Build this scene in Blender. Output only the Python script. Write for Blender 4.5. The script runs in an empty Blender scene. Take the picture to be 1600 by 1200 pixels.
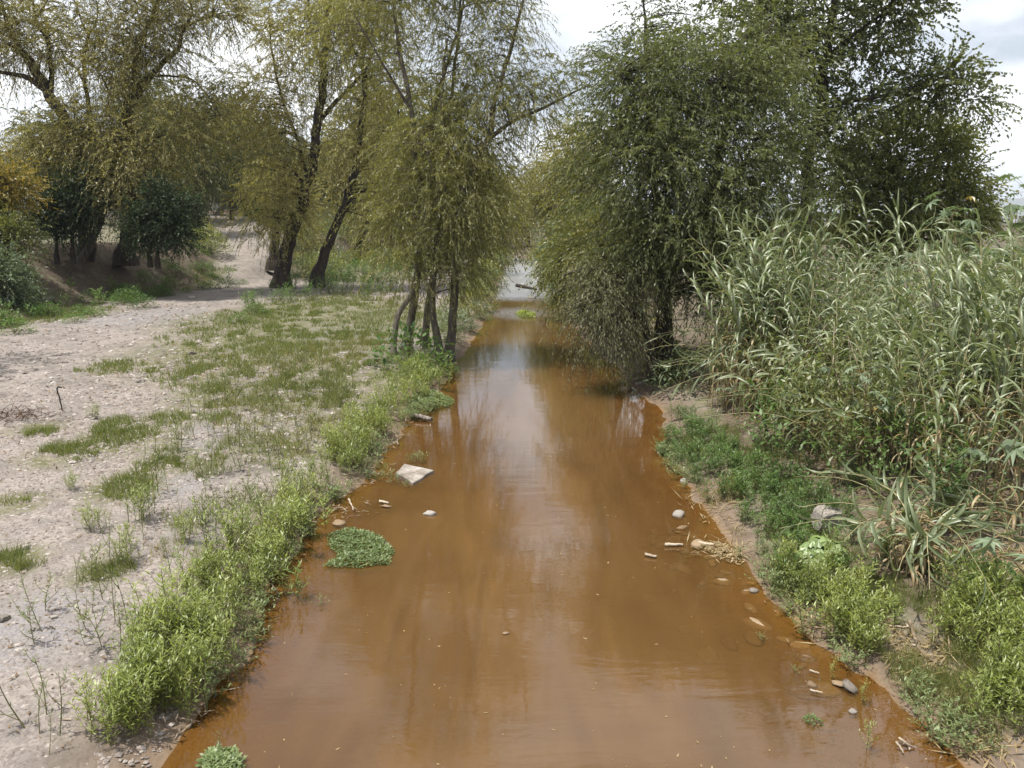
import bpy, math, random
import numpy as np
from mathutils import Vector, Matrix, noise as mnoise

# ------------------------------------------------------------------ camera, sky, sun, exposure
SC = bpy.context.scene
COL = SC.collection
CAM_Z = 5.0
PITCH = math.radians(11.9)
FPX = 1209.0                                    # focal length in pixels of the 1600 wide photograph
cam_d = bpy.data.cameras.new('camera')
cam_d.sensor_width = 36.0
cam_d.lens = FPX / 1600.0 * 36.0
cam_d.clip_start = 0.1
cam_d.clip_end = 12000.0
cam = bpy.data.objects.new('camera', cam_d)
COL.objects.link(cam)
cam.location = (0, 0, CAM_Z)
cam.rotation_euler = (math.radians(90) - PITCH, 0, 0)
SC.camera = cam

SUN_TO = Vector((-0.30, -0.10, 0.95)).normalized()     # direction towards the sun: high, a little to the left
SUN_EL = math.asin(SUN_TO.z)
SUN_AZ = math.atan2(SUN_TO.x, SUN_TO.y)

world = bpy.data.worlds.new('World')
SC.world = world
world.use_nodes = True
wn, wl = world.node_tree.nodes, world.node_tree.links
wn.clear()
w_out = wn.new('ShaderNodeOutputWorld')
w_bg = wn.new('ShaderNodeBackground')
w_bg.inputs['Strength'].default_value = 0.085
w_sky = wn.new('ShaderNodeTexSky')
w_sky.sky_type = 'NISHITA'
w_sky.sun_disc = False
w_sky.sun_elevation = SUN_EL
w_sky.sun_rotation = SUN_AZ
w_sky.dust_density = 2.0
w_tc = wn.new('ShaderNodeTexCoord')
w_map = wn.new('ShaderNodeMapping')
w_map.inputs['Scale'].default_value = (1.0, 1.0, 2.6)
w_map.inputs['Location'].default_value = (0.35, 0.2, 0.1)
w_n = wn.new('ShaderNodeTexNoise')
w_n.inputs['Scale'].default_value = 2.6
w_n.inputs['Detail'].default_value = 7
w_n.inputs['Roughness'].default_value = 0.55
w_r = wn.new('ShaderNodeValToRGB')
w_r.color_ramp.elements[0].position = 0.42
w_r.color_ramp.elements[1].position = 0.58
w_r.color_ramp.elements[0].color = (0.30, 0.30, 0.30, 1)
w_r.color_ramp.elements[1].color = (1, 1, 1, 1)
w_mix = wn.new('ShaderNodeMixRGB')
w_mix.inputs['Color2'].default_value = (12.6, 12.8, 13.1, 1)     # sunlit cloud
wl.new(w_tc.outputs['Generated'], w_map.inputs['Vector'])
wl.new(w_map.outputs['Vector'], w_n.inputs['Vector'])
wl.new(w_n.outputs['Fac'], w_r.inputs['Fac'])
wl.new(w_r.outputs['Color'], w_mix.inputs['Fac'])
wl.new(w_sky.outputs['Color'], w_mix.inputs['Color1'])
wl.new(w_mix.outputs['Color'], w_bg.inputs['Color'])
wl.new(w_bg.outputs['Background'], w_out.inputs['Surface'])

sun_d = bpy.data.lights.new('sun', 'SUN')
sun_d.energy = 5.0
sun_d.angle = math.radians(0.6)
sun_d.color = (1.0, 0.95, 0.87)
sun = bpy.data.objects.new('sun', sun_d)
COL.objects.link(sun)
sun.location = (0, 0, 60)
sun.rotation_euler = (-SUN_TO).to_track_quat('-Z', 'Y').to_euler()

SC.view_settings.view_transform = 'Standard'
SC.view_settings.look = 'None'
SC.view_settings.exposure = 0.42
SC.view_settings.gamma = 1.0
SC.view_settings.use_curve_mapping = False
SC.render.engine = 'CYCLES'
SC.cycles.use_denoising = True
SC.cycles.max_bounces = 7
SC.cycles.diffuse_bounces = 3
SC.cycles.glossy_bounces = 3
SC.cycles.transmission_bounces = 4
SC.cycles.transparent_max_bounces = 8
SC.cycles.caustics_reflective = False
SC.cycles.caustics_refractive = False
SC.cycles.sample_clamp_indirect = 6.0

R = np.random.default_rng(11)
random.seed(11)

# ------------------------------------------------------------------ measuring helpers
CP, SP = math.cos(PITCH), math.sin(PITCH)

def ray(px, py):
    u, v = (px - 800.0) / FPX, (600.0 - py) / FPX
    return np.array([u, CP + v * SP, -SP + v * CP])

def P(px, py, D):
    """point seen at a photograph pixel, D metres out along the river"""
    d = ray(px, py)
    return np.array([0, 0, CAM_Z]) + d * (D / d[1])

def G(px, py, z=0.0):
    d = ray(px, py)
    return np.array([0, 0, CAM_Z]) + d * ((z - CAM_Z) / d[2])

def sstep(a, b, x):
    t = np.clip((x - a) / (b - a), 0, 1)
    return t * t * (3 - 2 * t)

# river banks, measured on the photograph at water level
LEFT_PX = [(120, 1340), (230, 1200), (330, 1080), (430, 920), (470, 840), (492, 800), (560, 760), (600, 705),
           (640, 655), (690, 600), (715, 565), (742, 525), (762, 495), (776, 455), (786, 424), (800, 408)]
RIGHT_PX = [(1680, 1340), (1500, 1180), (1400, 1090), (1290, 1010), (1190, 925), (1150, 850), (1085, 775), (1060, 730),
            (1032, 700), (1050, 655), (1000, 615), (965, 575), (925, 545), (890, 500), (868, 460), (850, 425), (842, 408)]
LW = np.array([G(a, b)[:2] for a, b in LEFT_PX])
RW = np.array([G(a, b)[:2] for a, b in RIGHT_PX])

_wt = np.arange(-60, 400, .1)
def _wtab(o): return np.array([mnoise.noise((t * .55, o, 0)) * .26 + mnoise.noise((t * 1.9, o, 4)) * .13 + mnoise.noise((t * 5.1, o, 9)) * .06 for t in _wt])
_WT = {3.0: _wtab(3.0), 40.0: _wtab(40.0)}
def wavy(y, o): return np.interp(y, _wt, _WT[o])

def xl(y):
    y = np.asarray(y, float)
    b = np.interp(y, LW[:, 1], LW[:, 0])
    b = np.where(y < LW[0, 1], LW[0, 0] - 0.05 * (LW[0, 1] - y), b)
    return b - 0.035 * np.clip(y - 92, 0, None) ** 1.5 + wavy(y, 3.0)

def xr(y):
    y = np.asarray(y, float)
    b = np.interp(y, RW[:, 1], RW[:, 0])
    b = np.where(y < RW[0, 1], RW[0, 0] + 0.05 * (RW[0, 1] - y), b)
    return b - 0.035 * np.clip(y - 92, 0, None) ** 1.5 + wavy(y, 40.0)

# toe of the high bank on the left
TOE = np.array([(-120.0, 30.0), tuple(G(-120, 530, .75)[:2]), tuple(G(0, 508, .75)[:2]), tuple(G(170, 466, .75)[:2]),
                tuple(G(290, 450, .8)[:2]), (-17.5, 58.0), (-18.5, 72.0), (-15.0, 95.0), (10.0, 150.0), (60.0, 260.0)])
RAMP = np.array([(-15.5, 44.0), (-18.0, 55.0), (-23.5, 70.0), (-31.0, 86.0), (-37.0, 100.0)])

def seg_dist(x, y, poly):
    best = np.full(x.shape, 1e9)
    sign = np.ones(x.shape)
    for (ax, ay), (bx, by) in zip(poly[:-1], poly[1:]):
        dx, dy = bx - ax, by - ay
        t = np.clip(((x - ax) * dx + (y - ay) * dy) / (dx * dx + dy * dy), 0, 1)
        d = np.hypot(x - ax - t * dx, y - ay - t * dy)
        cr = dx * (y - ay) - dy * (x - ax)
        near = d < best
        best = np.where(near, d, best)
        sign = np.where(near, np.sign(cr), sign)
    return best, sign

def hbase(x, y):
    x, y = np.asarray(x, float), np.asarray(y, float)
    a, b = xl(y), xr(y)
    dl, dr = a - x, x - b
    left = np.interp(dl, [0, .3, 1, 2.5, 6, 12, 30], [0, .09, .2, .34, .5, .62, .75])
    right = np.interp(dr, [0, .4, 1.2, 3, 6, 12, 40], [0, .1, .28, .7, 1.0, 1.2, 1.35])
    ins = np.minimum(-dl, -dr)
    bed = np.interp(ins, [0, .4, 1.2, 2.2, 4], [0, -.035, -.11, -.22, -.34])
    h = np.where(dl > 0, left, np.where(dr > 0, right, bed))
    d, s = seg_dist(x, y, TOE)
    sd = d * s
    scarp = 2.9 * sstep(0.0, 5.5, sd) + 2.0 * sstep(5.0, 48, sd)
    rd, _ = seg_dist(x, y, RAMP)
    rampz = 5.0 * sstep(46, 96, y) ** 0.9
    w = 1 - sstep(2.0, 5.5, rd)
    t = scarp * (1 - w) + np.minimum(scarp + 3.0 * sstep(55, 90, y), rampz) * w
    t = np.where(dl > 0, t, 0)
    return h + t

def bumps(x, y):
    return mnoise.noise((x * .8, y * .8, 3.1)) * .05 + mnoise.noise((x * 2.7, y * 2.7, 7.7)) * .022

def ground_z(x, y):
    z = float(hbase(np.array([x]), np.array([y]))[0])
    if z > 0.02:
        z += bumps(x, y) * min(1.0, z / .25)
    return z

def GR(px, py):
    """where the sight line of a photograph pixel meets the terrain"""
    d = ray(px, py)
    t = np.concatenate([np.linspace(4, 60, 700), np.linspace(60.2, 260, 800)])
    pts = np.array([0, 0, CAM_Z])[None] + d[None] * t[:, None]
    below = np.nonzero(pts[:, 2] < np.maximum(hbase(pts[:, 0], pts[:, 1]), 0))[0]
    q = pts[below[0]] if len(below) else pts[-1]
    return np.array([q[0], q[1], ground_z(q[0], q[1])])

# ------------------------------------------------------------------ object helpers
def tag(o, label=None, cat=None, group=None, kind=None):
    if label: o['label'] = label
    if cat: o['category'] = cat
    if group: o['group'] = group
    if kind: o['kind'] = kind
    return o

def empty(name, loc, rz=0.0):
    o = bpy.data.objects.new(name, None)
    COL.objects.link(o)
    o.location = loc
    o.rotation_euler = (0, 0, rz)
    o.empty_display_size = 0.2
    return o

class MB:
    """collects vertices and faces and links them as one mesh object"""
    def __init__(self):
        self.v, self.f, self.m, self.a, self.n = [], [], [], [], 0
    def add(self, v, f, mat=0, var=0.5):
        v = np.asarray(v, float).reshape(-1, 3)
        f = np.asarray(f, int)
        self.v.append(v)
        self.f.append(f + self.n)
        self.m.append(np.full(len(f), mat, int))
        self.a.append(np.broadcast_to(np.asarray(var, float), (len(v),)))
        self.n += len(v)
        return self
    def mesh(self, name, mats, smooth=True, origin=None):
        me = bpy.data.meshes.new(name)
        v = np.concatenate(self.v) if self.v else np.zeros((0, 3))
        if origin is not None:
            v = v - np.asarray(origin)[None]
        sizes = np.concatenate([np.full(len(f), f.shape[1]) for f in self.f])
        loops = np.concatenate([f.ravel() for f in self.f])
        me.vertices.add(len(v)); me.vertices.foreach_set('co', v.astype(np.float32).ravel())
        me.loops.add(len(loops)); me.loops.foreach_set('vertex_index', loops.astype(np.int32))
        me.polygons.add(len(sizes))
        st = np.concatenate([[0], np.cumsum(sizes)[:-1]])
        me.polygons.foreach_set('loop_start', st.astype(np.int32))
        me.polygons.foreach_set('material_index', np.concatenate(self.m).astype(np.int32))
        me.polygons.foreach_set('use_smooth', np.full(len(sizes), smooth))
        at = me.attributes.new('var', 'FLOAT', 'POINT')
        at.data.foreach_set('value', np.concatenate(self.a).astype(np.float32))
        for m in mats:
            me.materials.append(m)
        me.update()
        me.validate()
        return me
    def build(self, name, mats, parent=None, smooth=True, origin=None):
        return link(name, self.mesh(name, mats, smooth, origin), parent)

def link(name, me, parent=None, loc=None, rot=None, scale=None):
    o = bpy.data.objects.new(name, me)
    COL.objects.link(o)
    if parent is not None: o.parent = parent
    if loc is not None: o.location = loc
    if rot is not None: o.rotation_euler = rot
    if scale is not None: o.scale = (scale,) * 3 if np.isscalar(scale) else scale
    return o

def norm(a):
    a = np.asarray(a, float)
    return a / np.maximum(np.linalg.norm(a, axis=-1, keepdims=True), 1e-9)

def smooth_path(pts, n):
    """Catmull-Rom through the points, n samples"""
    p = np.asarray(pts, float)
    if len(p) == 2:
        return p[0] + (p[1] - p[0]) * np.linspace(0, 1, n)[:, None]
    q = np.vstack([2 * p[0] - p[1], p, 2 * p[-1] - p[-2]])
    out = []
    for s in np.linspace(0, len(p) - 1 - 1e-6, n):
        i = int(s); t = s - i
        a, b, c, d = q[i], q[i + 1], q[i + 2], q[i + 3]
        out.append(.5 * (2 * b + (c - a) * t + (2 * a - 5 * b + 4 * c - d) * t * t + (3 * b - a - 3 * c + d) * t ** 3))
    return np.array(out)

def tube(mb, pts, rad, sides=7, mat=0, var=.5, rough=0.0, cap=False):
    p = np.asarray(pts, float)
    n = len(p)
    r = np.broadcast_to(np.asarray(rad, float), (n,))
    t = norm(np.gradient(p, axis=0))
    ref = np.array([0, 0, 1.0]) if abs(t[0, 2]) < .9 else np.array([1.0, 0, 0])
    u = norm(np.cross(ref, t[0])); us = [u]
    for i in range(1, n):
        u = u - t[i] * np.dot(u, t[i]); u = norm(u); us.append(u)
    us = np.array(us); ws = np.cross(t, us)
    a = np.arange(sides) * 2 * math.pi / sides
    rr = r[:, None] * np.ones((1, sides))
    if rough:
        rr = rr * (1 + rough * (R.random((n, sides)) - .5))
    v = p[:, None] + rr[..., None] * (np.cos(a)[None, :, None] * us[:, None] + np.sin(a)[None, :, None] * ws[:, None])
    i = np.arange(n - 1)[:, None] * sides
    k = np.arange(sides)[None]; k2 = (k + 1) % sides
    f = np.stack([i + k, i + k2, i + sides + k2, i + sides + k], -1).reshape(-1, 4)
    mb.add(v.reshape(-1, 3), f, mat, var)
    if cap:
        for row, c in ((0, p[0]), (n - 1, p[-1])):
            ring = v[row]
            vv = np.vstack([ring, c[None]])
            mb.add(vv, [(j, (j + 1) % sides, sides) for j in range(sides)], mat, var)

def leaves(mb, pos, d, side, L, W, mat=0, var=.5, tri=False, belly=.42):
    pos, d, side = np.asarray(pos), norm(d), np.asarray(side)
    side = norm(side - d * np.sum(side * d, -1, keepdims=True))
    n = len(pos)
    L = np.broadcast_to(np.asarray(L, float), (n,))[:, None]
    W = np.broadcast_to(np.asarray(W, float), (n,))[:, None]
    if tri:
        v = np.stack([pos - side * W * .5, pos + side * W * .5, pos + d * L], 1)
        f = np.arange(n * 3).reshape(n, 3)
        k = 3
    else:
        v = np.stack([pos, pos + d * L * belly + side * W * .5, pos + d * L, pos + d * L * belly - side * W * .5], 1)
        f = np.arange(n * 4).reshape(n, 4)
        k = 4
    var = np.repeat(np.broadcast_to(np.asarray(var, float), (n,)), k)
    mb.add(v.reshape(-1, 3), f, mat, var)

def rdir(n):
    return norm(R.normal(size=(n, 3)))

# ------------------------------------------------------------------ materials
def mat_nodes(name):
    m = bpy.data.materials.new(name)
    m.use_nodes = True
    nt = m.node_tree
    nt.nodes.clear()
    return m, nt.nodes, nt.links

def leaf_mat(name, c0, c1, trans=.35, gloss=.06, rough=.45, objvar=.5, tcol=None):
    """leaf: colours run from c0 to c1 leaf by leaf and plant by plant"""
    m, n, l = mat_nodes(name)
    out = n.new('ShaderNodeOutputMaterial')
    at = n.new('ShaderNodeAttribute'); at.attribute_name = 'var'
    oi = n.new('ShaderNodeObjectInfo')
    mx = n.new('ShaderNodeMix'); mx.data_type = 'FLOAT'
    mx.inputs[0].default_value = objvar
    l.new(at.outputs['Fac'], mx.inputs[2]); l.new(oi.outputs['Random'], mx.inputs[3])
    rp = n.new('ShaderNodeValToRGB')
    rp.color_ramp.elements[0].color = (*c0, 1); rp.color_ramp.elements[1].color = (*c1, 1)
    rp.color_ramp.elements[0].position = .12; rp.color_ramp.elements[1].position = .88
    l.new(mx.outputs[0], rp.inputs['Fac'])
    di = n.new('ShaderNodeBsdfDiffuse'); tr = n.new('ShaderNodeBsdfTranslucent'); gl = n.new('ShaderNodeBsdfGlossy')
    gl.inputs['Roughness'].default_value = rough
    l.new(rp.outputs['Color'], di.inputs['Color'])
    hs = n.new('ShaderNodeMixRGB'); hs.blend_type = 'MULTIPLY'; hs.inputs[0].default_value = 1
    hs.inputs['Color2'].default_value = (*(tcol or (1.25, 1.2, .55)), 1)
    l.new(rp.outputs['Color'], hs.inputs['Color1']); l.new(hs.outputs['Color'], tr.inputs['Color'])
    m1 = n.new('ShaderNodeMixShader'); m1.inputs[0].default_value = trans
    l.new(di.outputs[0], m1.inputs[1]); l.new(tr.outputs[0], m1.inputs[2])
    m2 = n.new('ShaderNodeMixShader'); m2.inputs[0].default_value = gloss
    l.new(m1.outputs[0], m2.inputs[1]); l.new(gl.outputs[0], m2.inputs[2])
    l.new(m2.outputs[0], out.inputs['Surface'])
    return m

def rough_mat(name, c0, c1, scale=8.0, rough=.9, bump=.3, stretch=(1, 1, 1), detail=6, objvar=0.0, spec=.25):
    """two-tone noisy solid surface in object space"""
    m, n, l = mat_nodes(name)
    out = n.new('ShaderNodeOutputMaterial'); bs = n.new('ShaderNodeBsdfPrincipled')
    tc = n.new('ShaderNodeTexCoord'); mp = n.new('ShaderNodeMapping'); mp.inputs['Scale'].default_value = stretch
    nz = n.new('ShaderNodeTexNoise'); nz.inputs['Scale'].default_value = scale; nz.inputs['Detail'].default_value = detail
    nz.inputs['Roughness'].default_value = .65
    l.new(tc.outputs['Object'], mp.inputs['Vector']); l.new(mp.outputs['Vector'], nz.inputs['Vector'])
    rp = n.new('ShaderNodeValToRGB')
    rp.color_ramp.elements[0].color = (*c0, 1); rp.color_ramp.elements[1].color = (*c1, 1)
    rp.color_ramp.elements[0].position = .32; rp.color_ramp.elements[1].position = .68
    src = nz.outputs['Fac']
    if objvar:
        oi = n.new('ShaderNodeObjectInfo'); ad = n.new('ShaderNodeMath'); ad.operation = 'MULTIPLY_ADD'
        ad.inputs[1].default_value = objvar; l.new(oi.outputs['Random'], ad.inputs[0])
        sb = n.new('ShaderNodeMath'); sb.operation = 'SUBTRACT'; sb.inputs[1].default_value = objvar * .5
        l.new(nz.outputs['Fac'], sb.inputs[0]); l.new(sb.outputs[0], ad.inputs[2]); src = ad.outputs[0]
    l.new(src, rp.inputs['Fac']); l.new(rp.outputs['Color'], bs.inputs['Base Color'])
    bs.inputs['Roughness'].default_value = rough
    bs.inputs['Specular IOR Level'].default_value = spec
    if bump:
        bp = n.new('ShaderNodeBump'); bp.inputs['Strength'].default_value = bump; bp.inputs['Distance'].default_value = .03
        l.new(nz.outputs['Fac'], bp.inputs['Height']); l.new(bp.outputs['Normal'], bs.inputs['Normal'])
    l.new(bs.outputs[0], out.inputs['Surface'])
    return m

def plain_mat(name, c, rough=.6, metal=0.0, spec=.5):
    m, n, l = mat_nodes(name)
    out = n.new('ShaderNodeOutputMaterial'); bs = n.new('ShaderNodeBsdfPrincipled')
    nz = n.new('ShaderNodeTexNoise'); nz.inputs['Scale'].default_value = 3
    rp = n.new('ShaderNodeValToRGB')
    rp.color_ramp.elements[0].color = (*[k * .82 for k in c], 1); rp.color_ramp.elements[1].color = (*[min(1, k * 1.1) for k in c], 1)
    l.new(nz.outputs['Fac'], rp.inputs['Fac']); l.new(rp.outputs['Color'], bs.inputs['Base Color'])
    bs.inputs['Roughness'].default_value = rough; bs.inputs['Metallic'].default_value = metal
    bs.inputs['Specular IOR Level'].default_value = spec
    l.new(bs.outputs[0], out.inputs['Surface'])
    return m

M = {}
M['bark_dark'] = rough_mat('bark_dark', (.018, .014, .011), (.075, .06, .048), 9, .95, .6, (1, 1, .22))
M['bark_grey'] = rough_mat('bark_grey', (.05, .042, .034), (.17, .145, .12), 9, .95, .6, (1, 1, .22))
M['bark_pale'] = rough_mat('bark_pale', (.20, .18, .155), (.42, .39, .35), 6, .9, .4, (1, 1, .3))
M['deadwood'] = rough_mat('deadwood', (.09, .075, .06), (.30, .26, .22), 14, .9, .5, (1, 1, .2))
M['willow'] = leaf_mat('willow_leaf', (.205, .195, .064), (.42, .39, .15), .5, .04, objvar=.06)
M['willow_green'] = leaf_mat('willow_green_leaf', (.15, .162, .045), (.325, .32, .10), .5, .04, objvar=.06)
M['dark_tree'] = leaf_mat('dark_tree_leaf', (.070, .092, .034), (.20, .228, .09), .48, .025, objvar=.06)
M['mid_tree'] = leaf_mat('mid_tree_leaf', (.10, .13, .036), (.25, .27, .085), .45, .03, objvar=.1)
M['citrus'] = leaf_mat('citrus_leaf', (.018, .034, .015), (.06, .095, .036), .3, .03, .5, objvar=.06)
M['far_tree'] = leaf_mat('far_tree_leaf', (.06, .075, .028), (.16, .165, .065), .3, .03, objvar=.5)
M['dry_willow'] = leaf_mat('dry_hanging_leaf', (.13, .142, .066), (.33, .335, .175), .4, .04, objvar=.06)
M['orange_shrub'] = leaf_mat('orange_shrub_leaf', (.12, .13, .03), (.42, .30, .04), .35, .05, objvar=.05)
M['grey_shrub'] = leaf_mat('grey_shrub_leaf', (.08, .12, .06), (.20, .25, .15), .3, .03, objvar=.05)
M['weed'] = leaf_mat('waterside_weed_leaf', (.115, .17, .03), (.30, .355, .075), .42, .05, objvar=.45)
M['weed_dull'] = leaf_mat('dull_weed_leaf', (.075, .11, .034), (.20, .225, .075), .38, .05, objvar=.5)
M['weed_deep'] = leaf_mat('deep_green_weed_leaf', (.045, .095, .028), (.135, .22, .06), .4, .025, objvar=.5)
M['weed_stem'] = rough_mat('weed_stem', (.09, .10, .035), (.20, .17, .08), 12, .8, 0)
M['grass'] = leaf_mat('grass_blade', (.09, .13, .035), (.24, .26, .085), .4, .04, objvar=.2)
M['grass_dry'] = leaf_mat('dry_grass_blade', (.19, .165, .065), (.40, .36, .16), .35, .04, objvar=.2)
M['reed_leaf'] = leaf_mat('reed_leaf', (.10, .14, .06), (.30, .345, .195), .36, .06, .42, objvar=.45, tcol=(1.1, 1.1, .6))
M['reed_dry'] = leaf_mat('dry_reed_leaf', (.20, .135, .065), (.46, .38, .22), .3, .04, objvar=.4)
M['reed_stem'] = rough_mat('reed_stem', (.17, .165, .075), (.36, .31, .17), 6, .6, 0, objvar=.2)
M['castor'] = leaf_mat('castor_leaf', (.10, .145, .075), (.26, .32, .21), .30, .03, .5, objvar=.4, tcol=(1.1, 1.2, .5))
M['castor_yellow'] = leaf_mat('yellowed_castor_leaf', (.22, .17, .035), (.40, .30, .07), .35, .08, objvar=.4)
M['castor_stem'] = rough_mat('castor_stem', (.12, .075, .045), (.24, .20, .11), 6, .6, 0)
M['gourd'] = leaf_mat('round_leaf', (.13, .21, .05), (.32, .43, .13), .35, .1, objvar=.4)
M['mat_leaf'] = leaf_mat('floating_mat_leaf', (.085, .13, .045), (.23, .29, .12), .35, .03, objvar=.3)
M['stone'] = rough_mat('stone', (.14, .12, .10), (.36, .33, .295), 7, .85, .5, objvar=.35)
M['wet_stone'] = rough_mat('wet_stone', (.13, .085, .045), (.30, .22, .14), 7, .5, .4, objvar=.3)
M['pebble'] = None
M['stick'] = rough_mat('dry_stick', (.17, .13, .09), (.44, .37, .28), 10, .9, .2, objvar=.3)

# ------------------------------------------------------------------ ground
def ground_material():
    m, n, l = mat_nodes('ground_soil_and_gravel')
    out = n.new('ShaderNodeOutputMaterial'); bs = n.new('ShaderNodeBsdfPrincipled')
    ge = n.new('ShaderNodeNewGeometry')
    def attr(nm):
        a = n.new('ShaderNodeAttribute'); a.attribute_name = nm; return a.outputs['Fac']
    def nz(sc, det=5, ro=.6):
        a = n.new('ShaderNodeTexNoise'); a.inputs['Scale'].default_value = sc; a.inputs['Detail'].default_value = det
        a.inputs['Roughness'].default_value = ro; l.new(ge.outputs['Position'], a.inputs['Vector']); return a.outputs['Fac']
    def ramp(f, p0, p1, c0=(0, 0, 0), c1=(1, 1, 1)):
        a = n.new('ShaderNodeValToRGB'); e = a.color_ramp.elements
        e[0].position = p0; e[1].position = p1; e[0].color = (*c0, 1); e[1].color = (*c1, 1)
        l.new(f, a.inputs['Fac']); return a.outputs['Color']
    def mix(f, a, b, mode='MIX'):
        x = n.new('ShaderNodeMixRGB'); x.blend_type = mode
        for k, s in ((0, f), (1, a), (2, b)):
            if isinstance(s, tuple): x.inputs[k].default_value = (*s, 1)
            elif isinstance(s, float): x.inputs[k].default_value = s
            else: l.new(s, x.inputs[k])
        return x.outputs['Color']
    def math_(op, a, b):
        x = n.new('ShaderNodeMath'); x.operation = op; x.use_clamp = True
        for k, s in ((0, a), (1, b)):
            if isinstance(s, float): x.inputs[k].default_value = s
            else: l.new(s, x.inputs[k])
        return x.outputs[0]
    soil = ramp(nz(1.3), .3, .7, (.112, .100, .090), (.205, .187, .170))
    vo = n.new('ShaderNodeTexVoronoi'); vo.inputs['Scale'].default_value = 17; l.new(ge.outputs['Position'], vo.inputs['Vector'])
    vo2 = n.new('ShaderNodeTexVoronoi'); vo2.inputs['Scale'].default_value = 41; l.new(ge.outputs['Position'], vo2.inputs['Vector'])
    sep = n.new('ShaderNodeSeparateColor'); l.new(vo.outputs['Color'], sep.inputs[0])
    peb = ramp(sep.outputs[0], 0, 1, (.165, .138, .122), (.34, .30, .27))
    sep2 = n.new('ShaderNodeSeparateColor'); l.new(vo2.outputs['Color'], sep2.inputs[0])
    peb2 = ramp(sep2.outputs[1], 0, 1, (.15, .125, .112), (.31, .275, .25))
    peb = mix(ramp(nz(5, 2), .4, .6), peb, peb2)
    gfac = ramp(nz(.9, 6, .7), .36, .58)
    base = mix(gfac, soil, peb)
    grey = mix(.5, peb2, (.19, .19, .205))
    base = mix(math_('MULTIPLY', attr('grey'), ramp(nz(2.2, 4), .25, .5)), base, grey)
    gn = ramp(nz(2.4, 6, .75), .30, .62)
    green = ramp(nz(11, 4), .3, .7, (.06, .07, .025), (.15, .145, .06))
    base = mix(math_('MULTIPLY', attr('green'), gn), base, green)
    mud = ramp(nz(3, 6, .7), .3, .7, (.08, .055, .034), (.19, .14, .10))
    base = mix(attr('wet'), base, mud)
    litter = ramp(nz(9, 6, .8), .35, .66, (.045, .035, .026), (.16, .124, .09))  # leaf litter, its tone darkened to carry the high bank's shade
    base = mix(math_('MULTIPLY', attr('litter'), ramp(nz(1.1, 5), .25, .5)), base, litter)
    bed = ramp(nz(1.1, 6, .7), .3, .72, (.12, .07, .026), (.20, .12, .048))
    base = mix(attr('bed'), base, bed)
    l.new(base, bs.inputs['Base Color'])
    bs.inputs['Roughness'].default_value = .95
    bs.inputs['Specular IOR Level'].default_value = .15
    hh = math_('ADD', vo.outputs['Distance'], nz(14, 5))
    bp = n.new('ShaderNodeBump'); bp.inputs['Strength'].default_value = .55; bp.inputs['Distance'].default_value = .03
    l.new(hh, bp.inputs['Height']); l.new(bp.outputs['Normal'], bs.inputs['Normal'])
    l.new(bs.outputs[0], out.inputs['Surface'])
    return m

def axis(segs):
    out = []
    for a, b, s in segs:
        out.append(np.arange(a, b, s))
    return np.concatenate(out + [[segs[-1][1]]])

gx = axis([(-10500, -600, 900), (-600, -150, 50), (-150, -60, 4), (-60, -30, 1.2), (-30, -14, .5), (-14, 10, .2), (10, 20, .5), (20, 60, 2.5), (60, 200, 14), (200, 800, 100), (800, 10500, 900)])
gy = axis([(-300, -20, 40), (-20, 4, 2), (4, 24, .2), (24, 44, .4), (44, 62, .6), (62, 110, 1.2), (110, 160, 3), (160, 400, 20), (400, 1000, 100), (1000, 9000, 1000)])
XX, YY = np.meshgrid(gx, gy)
ZZ = hbase(XX, YY)
near = (YY < 110) & (np.abs(XX) < 60) & (YY > 0)
flat = ZZ.ravel()
idx = np.nonzero((near & (ZZ > .02)).ravel())[0]
fx, fy = XX.ravel(), YY.ravel()
for i in idx:
    flat[i] += bumps(fx[i], fy[i]) * min(1.0, flat[i] / .25)
ZZ = flat.reshape(XX.shape)
dl, dr = xl(YY) - XX, XX - xr(YY)
inside = (dl < 0) & (dr < 0)
sdist, ssign = seg_dist(XX, YY, TOE)
sd_ = sdist * ssign
rdist, _ = seg_dist(XX, YY, RAMP)

def blob_mask(spots):
    m = np.zeros(XX.shape)
    for px, py, r in spots:
        q = GR(px, py)
        m = np.maximum(m, 1 - sstep(r * .45, r, np.hypot(XX - q[0], (YY - q[1]) * .8)))
    return m

a_bed = np.where(inside, 1.0 - .85 * sstep(47, 53, YY), 0.0)
a_wet = np.where(inside, 0, np.clip(1 - np.minimum(np.where(dl > 0, dl, 9), np.where(dr > 0, dr, 9)) / 1.1, 0, 1) ** .7)
a_green = np.where(dl > 0, blob_mask([(450, 545, 7), (420, 500, 6), (520, 600, 4), (400, 620, 3), (480, 680, 2.5), (600, 500, 6), (520, 480, 6), (330, 590, 1.6), (180, 575, 1.2),
    (170, 690, 1.4), (100, 710, 1.0), (290, 650, 1.2), (270, 720, 1.1), (200, 760, 1.0), (20, 880, .6), (20, 790, .7), (60, 670, .8), (230, 450, 4),
    (100, 490, 3), (330, 440, 3), (240, 690, 1), (150, 900, .5), (560, 430, 8), (480, 420, 5)]), 0)
a_green = np.maximum(a_green, np.where(dr > 0, .95 * sstep(.2, 1.2, dr), 0))
a_green = np.maximum(a_green, np.where((dl > 0) & (YY > 66) & (sd_ < 0), .6, 0))
a_green = np.maximum(a_green, np.where((YY > 130) | (np.abs(XX) > 70), .85, 0))
a_green = np.maximum(a_green, np.where((sd_ > .8), .95, 0)) * np.where(rdist < 2.6, .12, 1)
a_grey = np.where(dl > 0, blob_mask([(230, 495, 4.0), (370, 660, 1.6), (480, 620, 1.4), (260, 760, .9), (560, 530, 4), (300, 700, 1.0), (60, 980, 1.0)]), 0)
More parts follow.
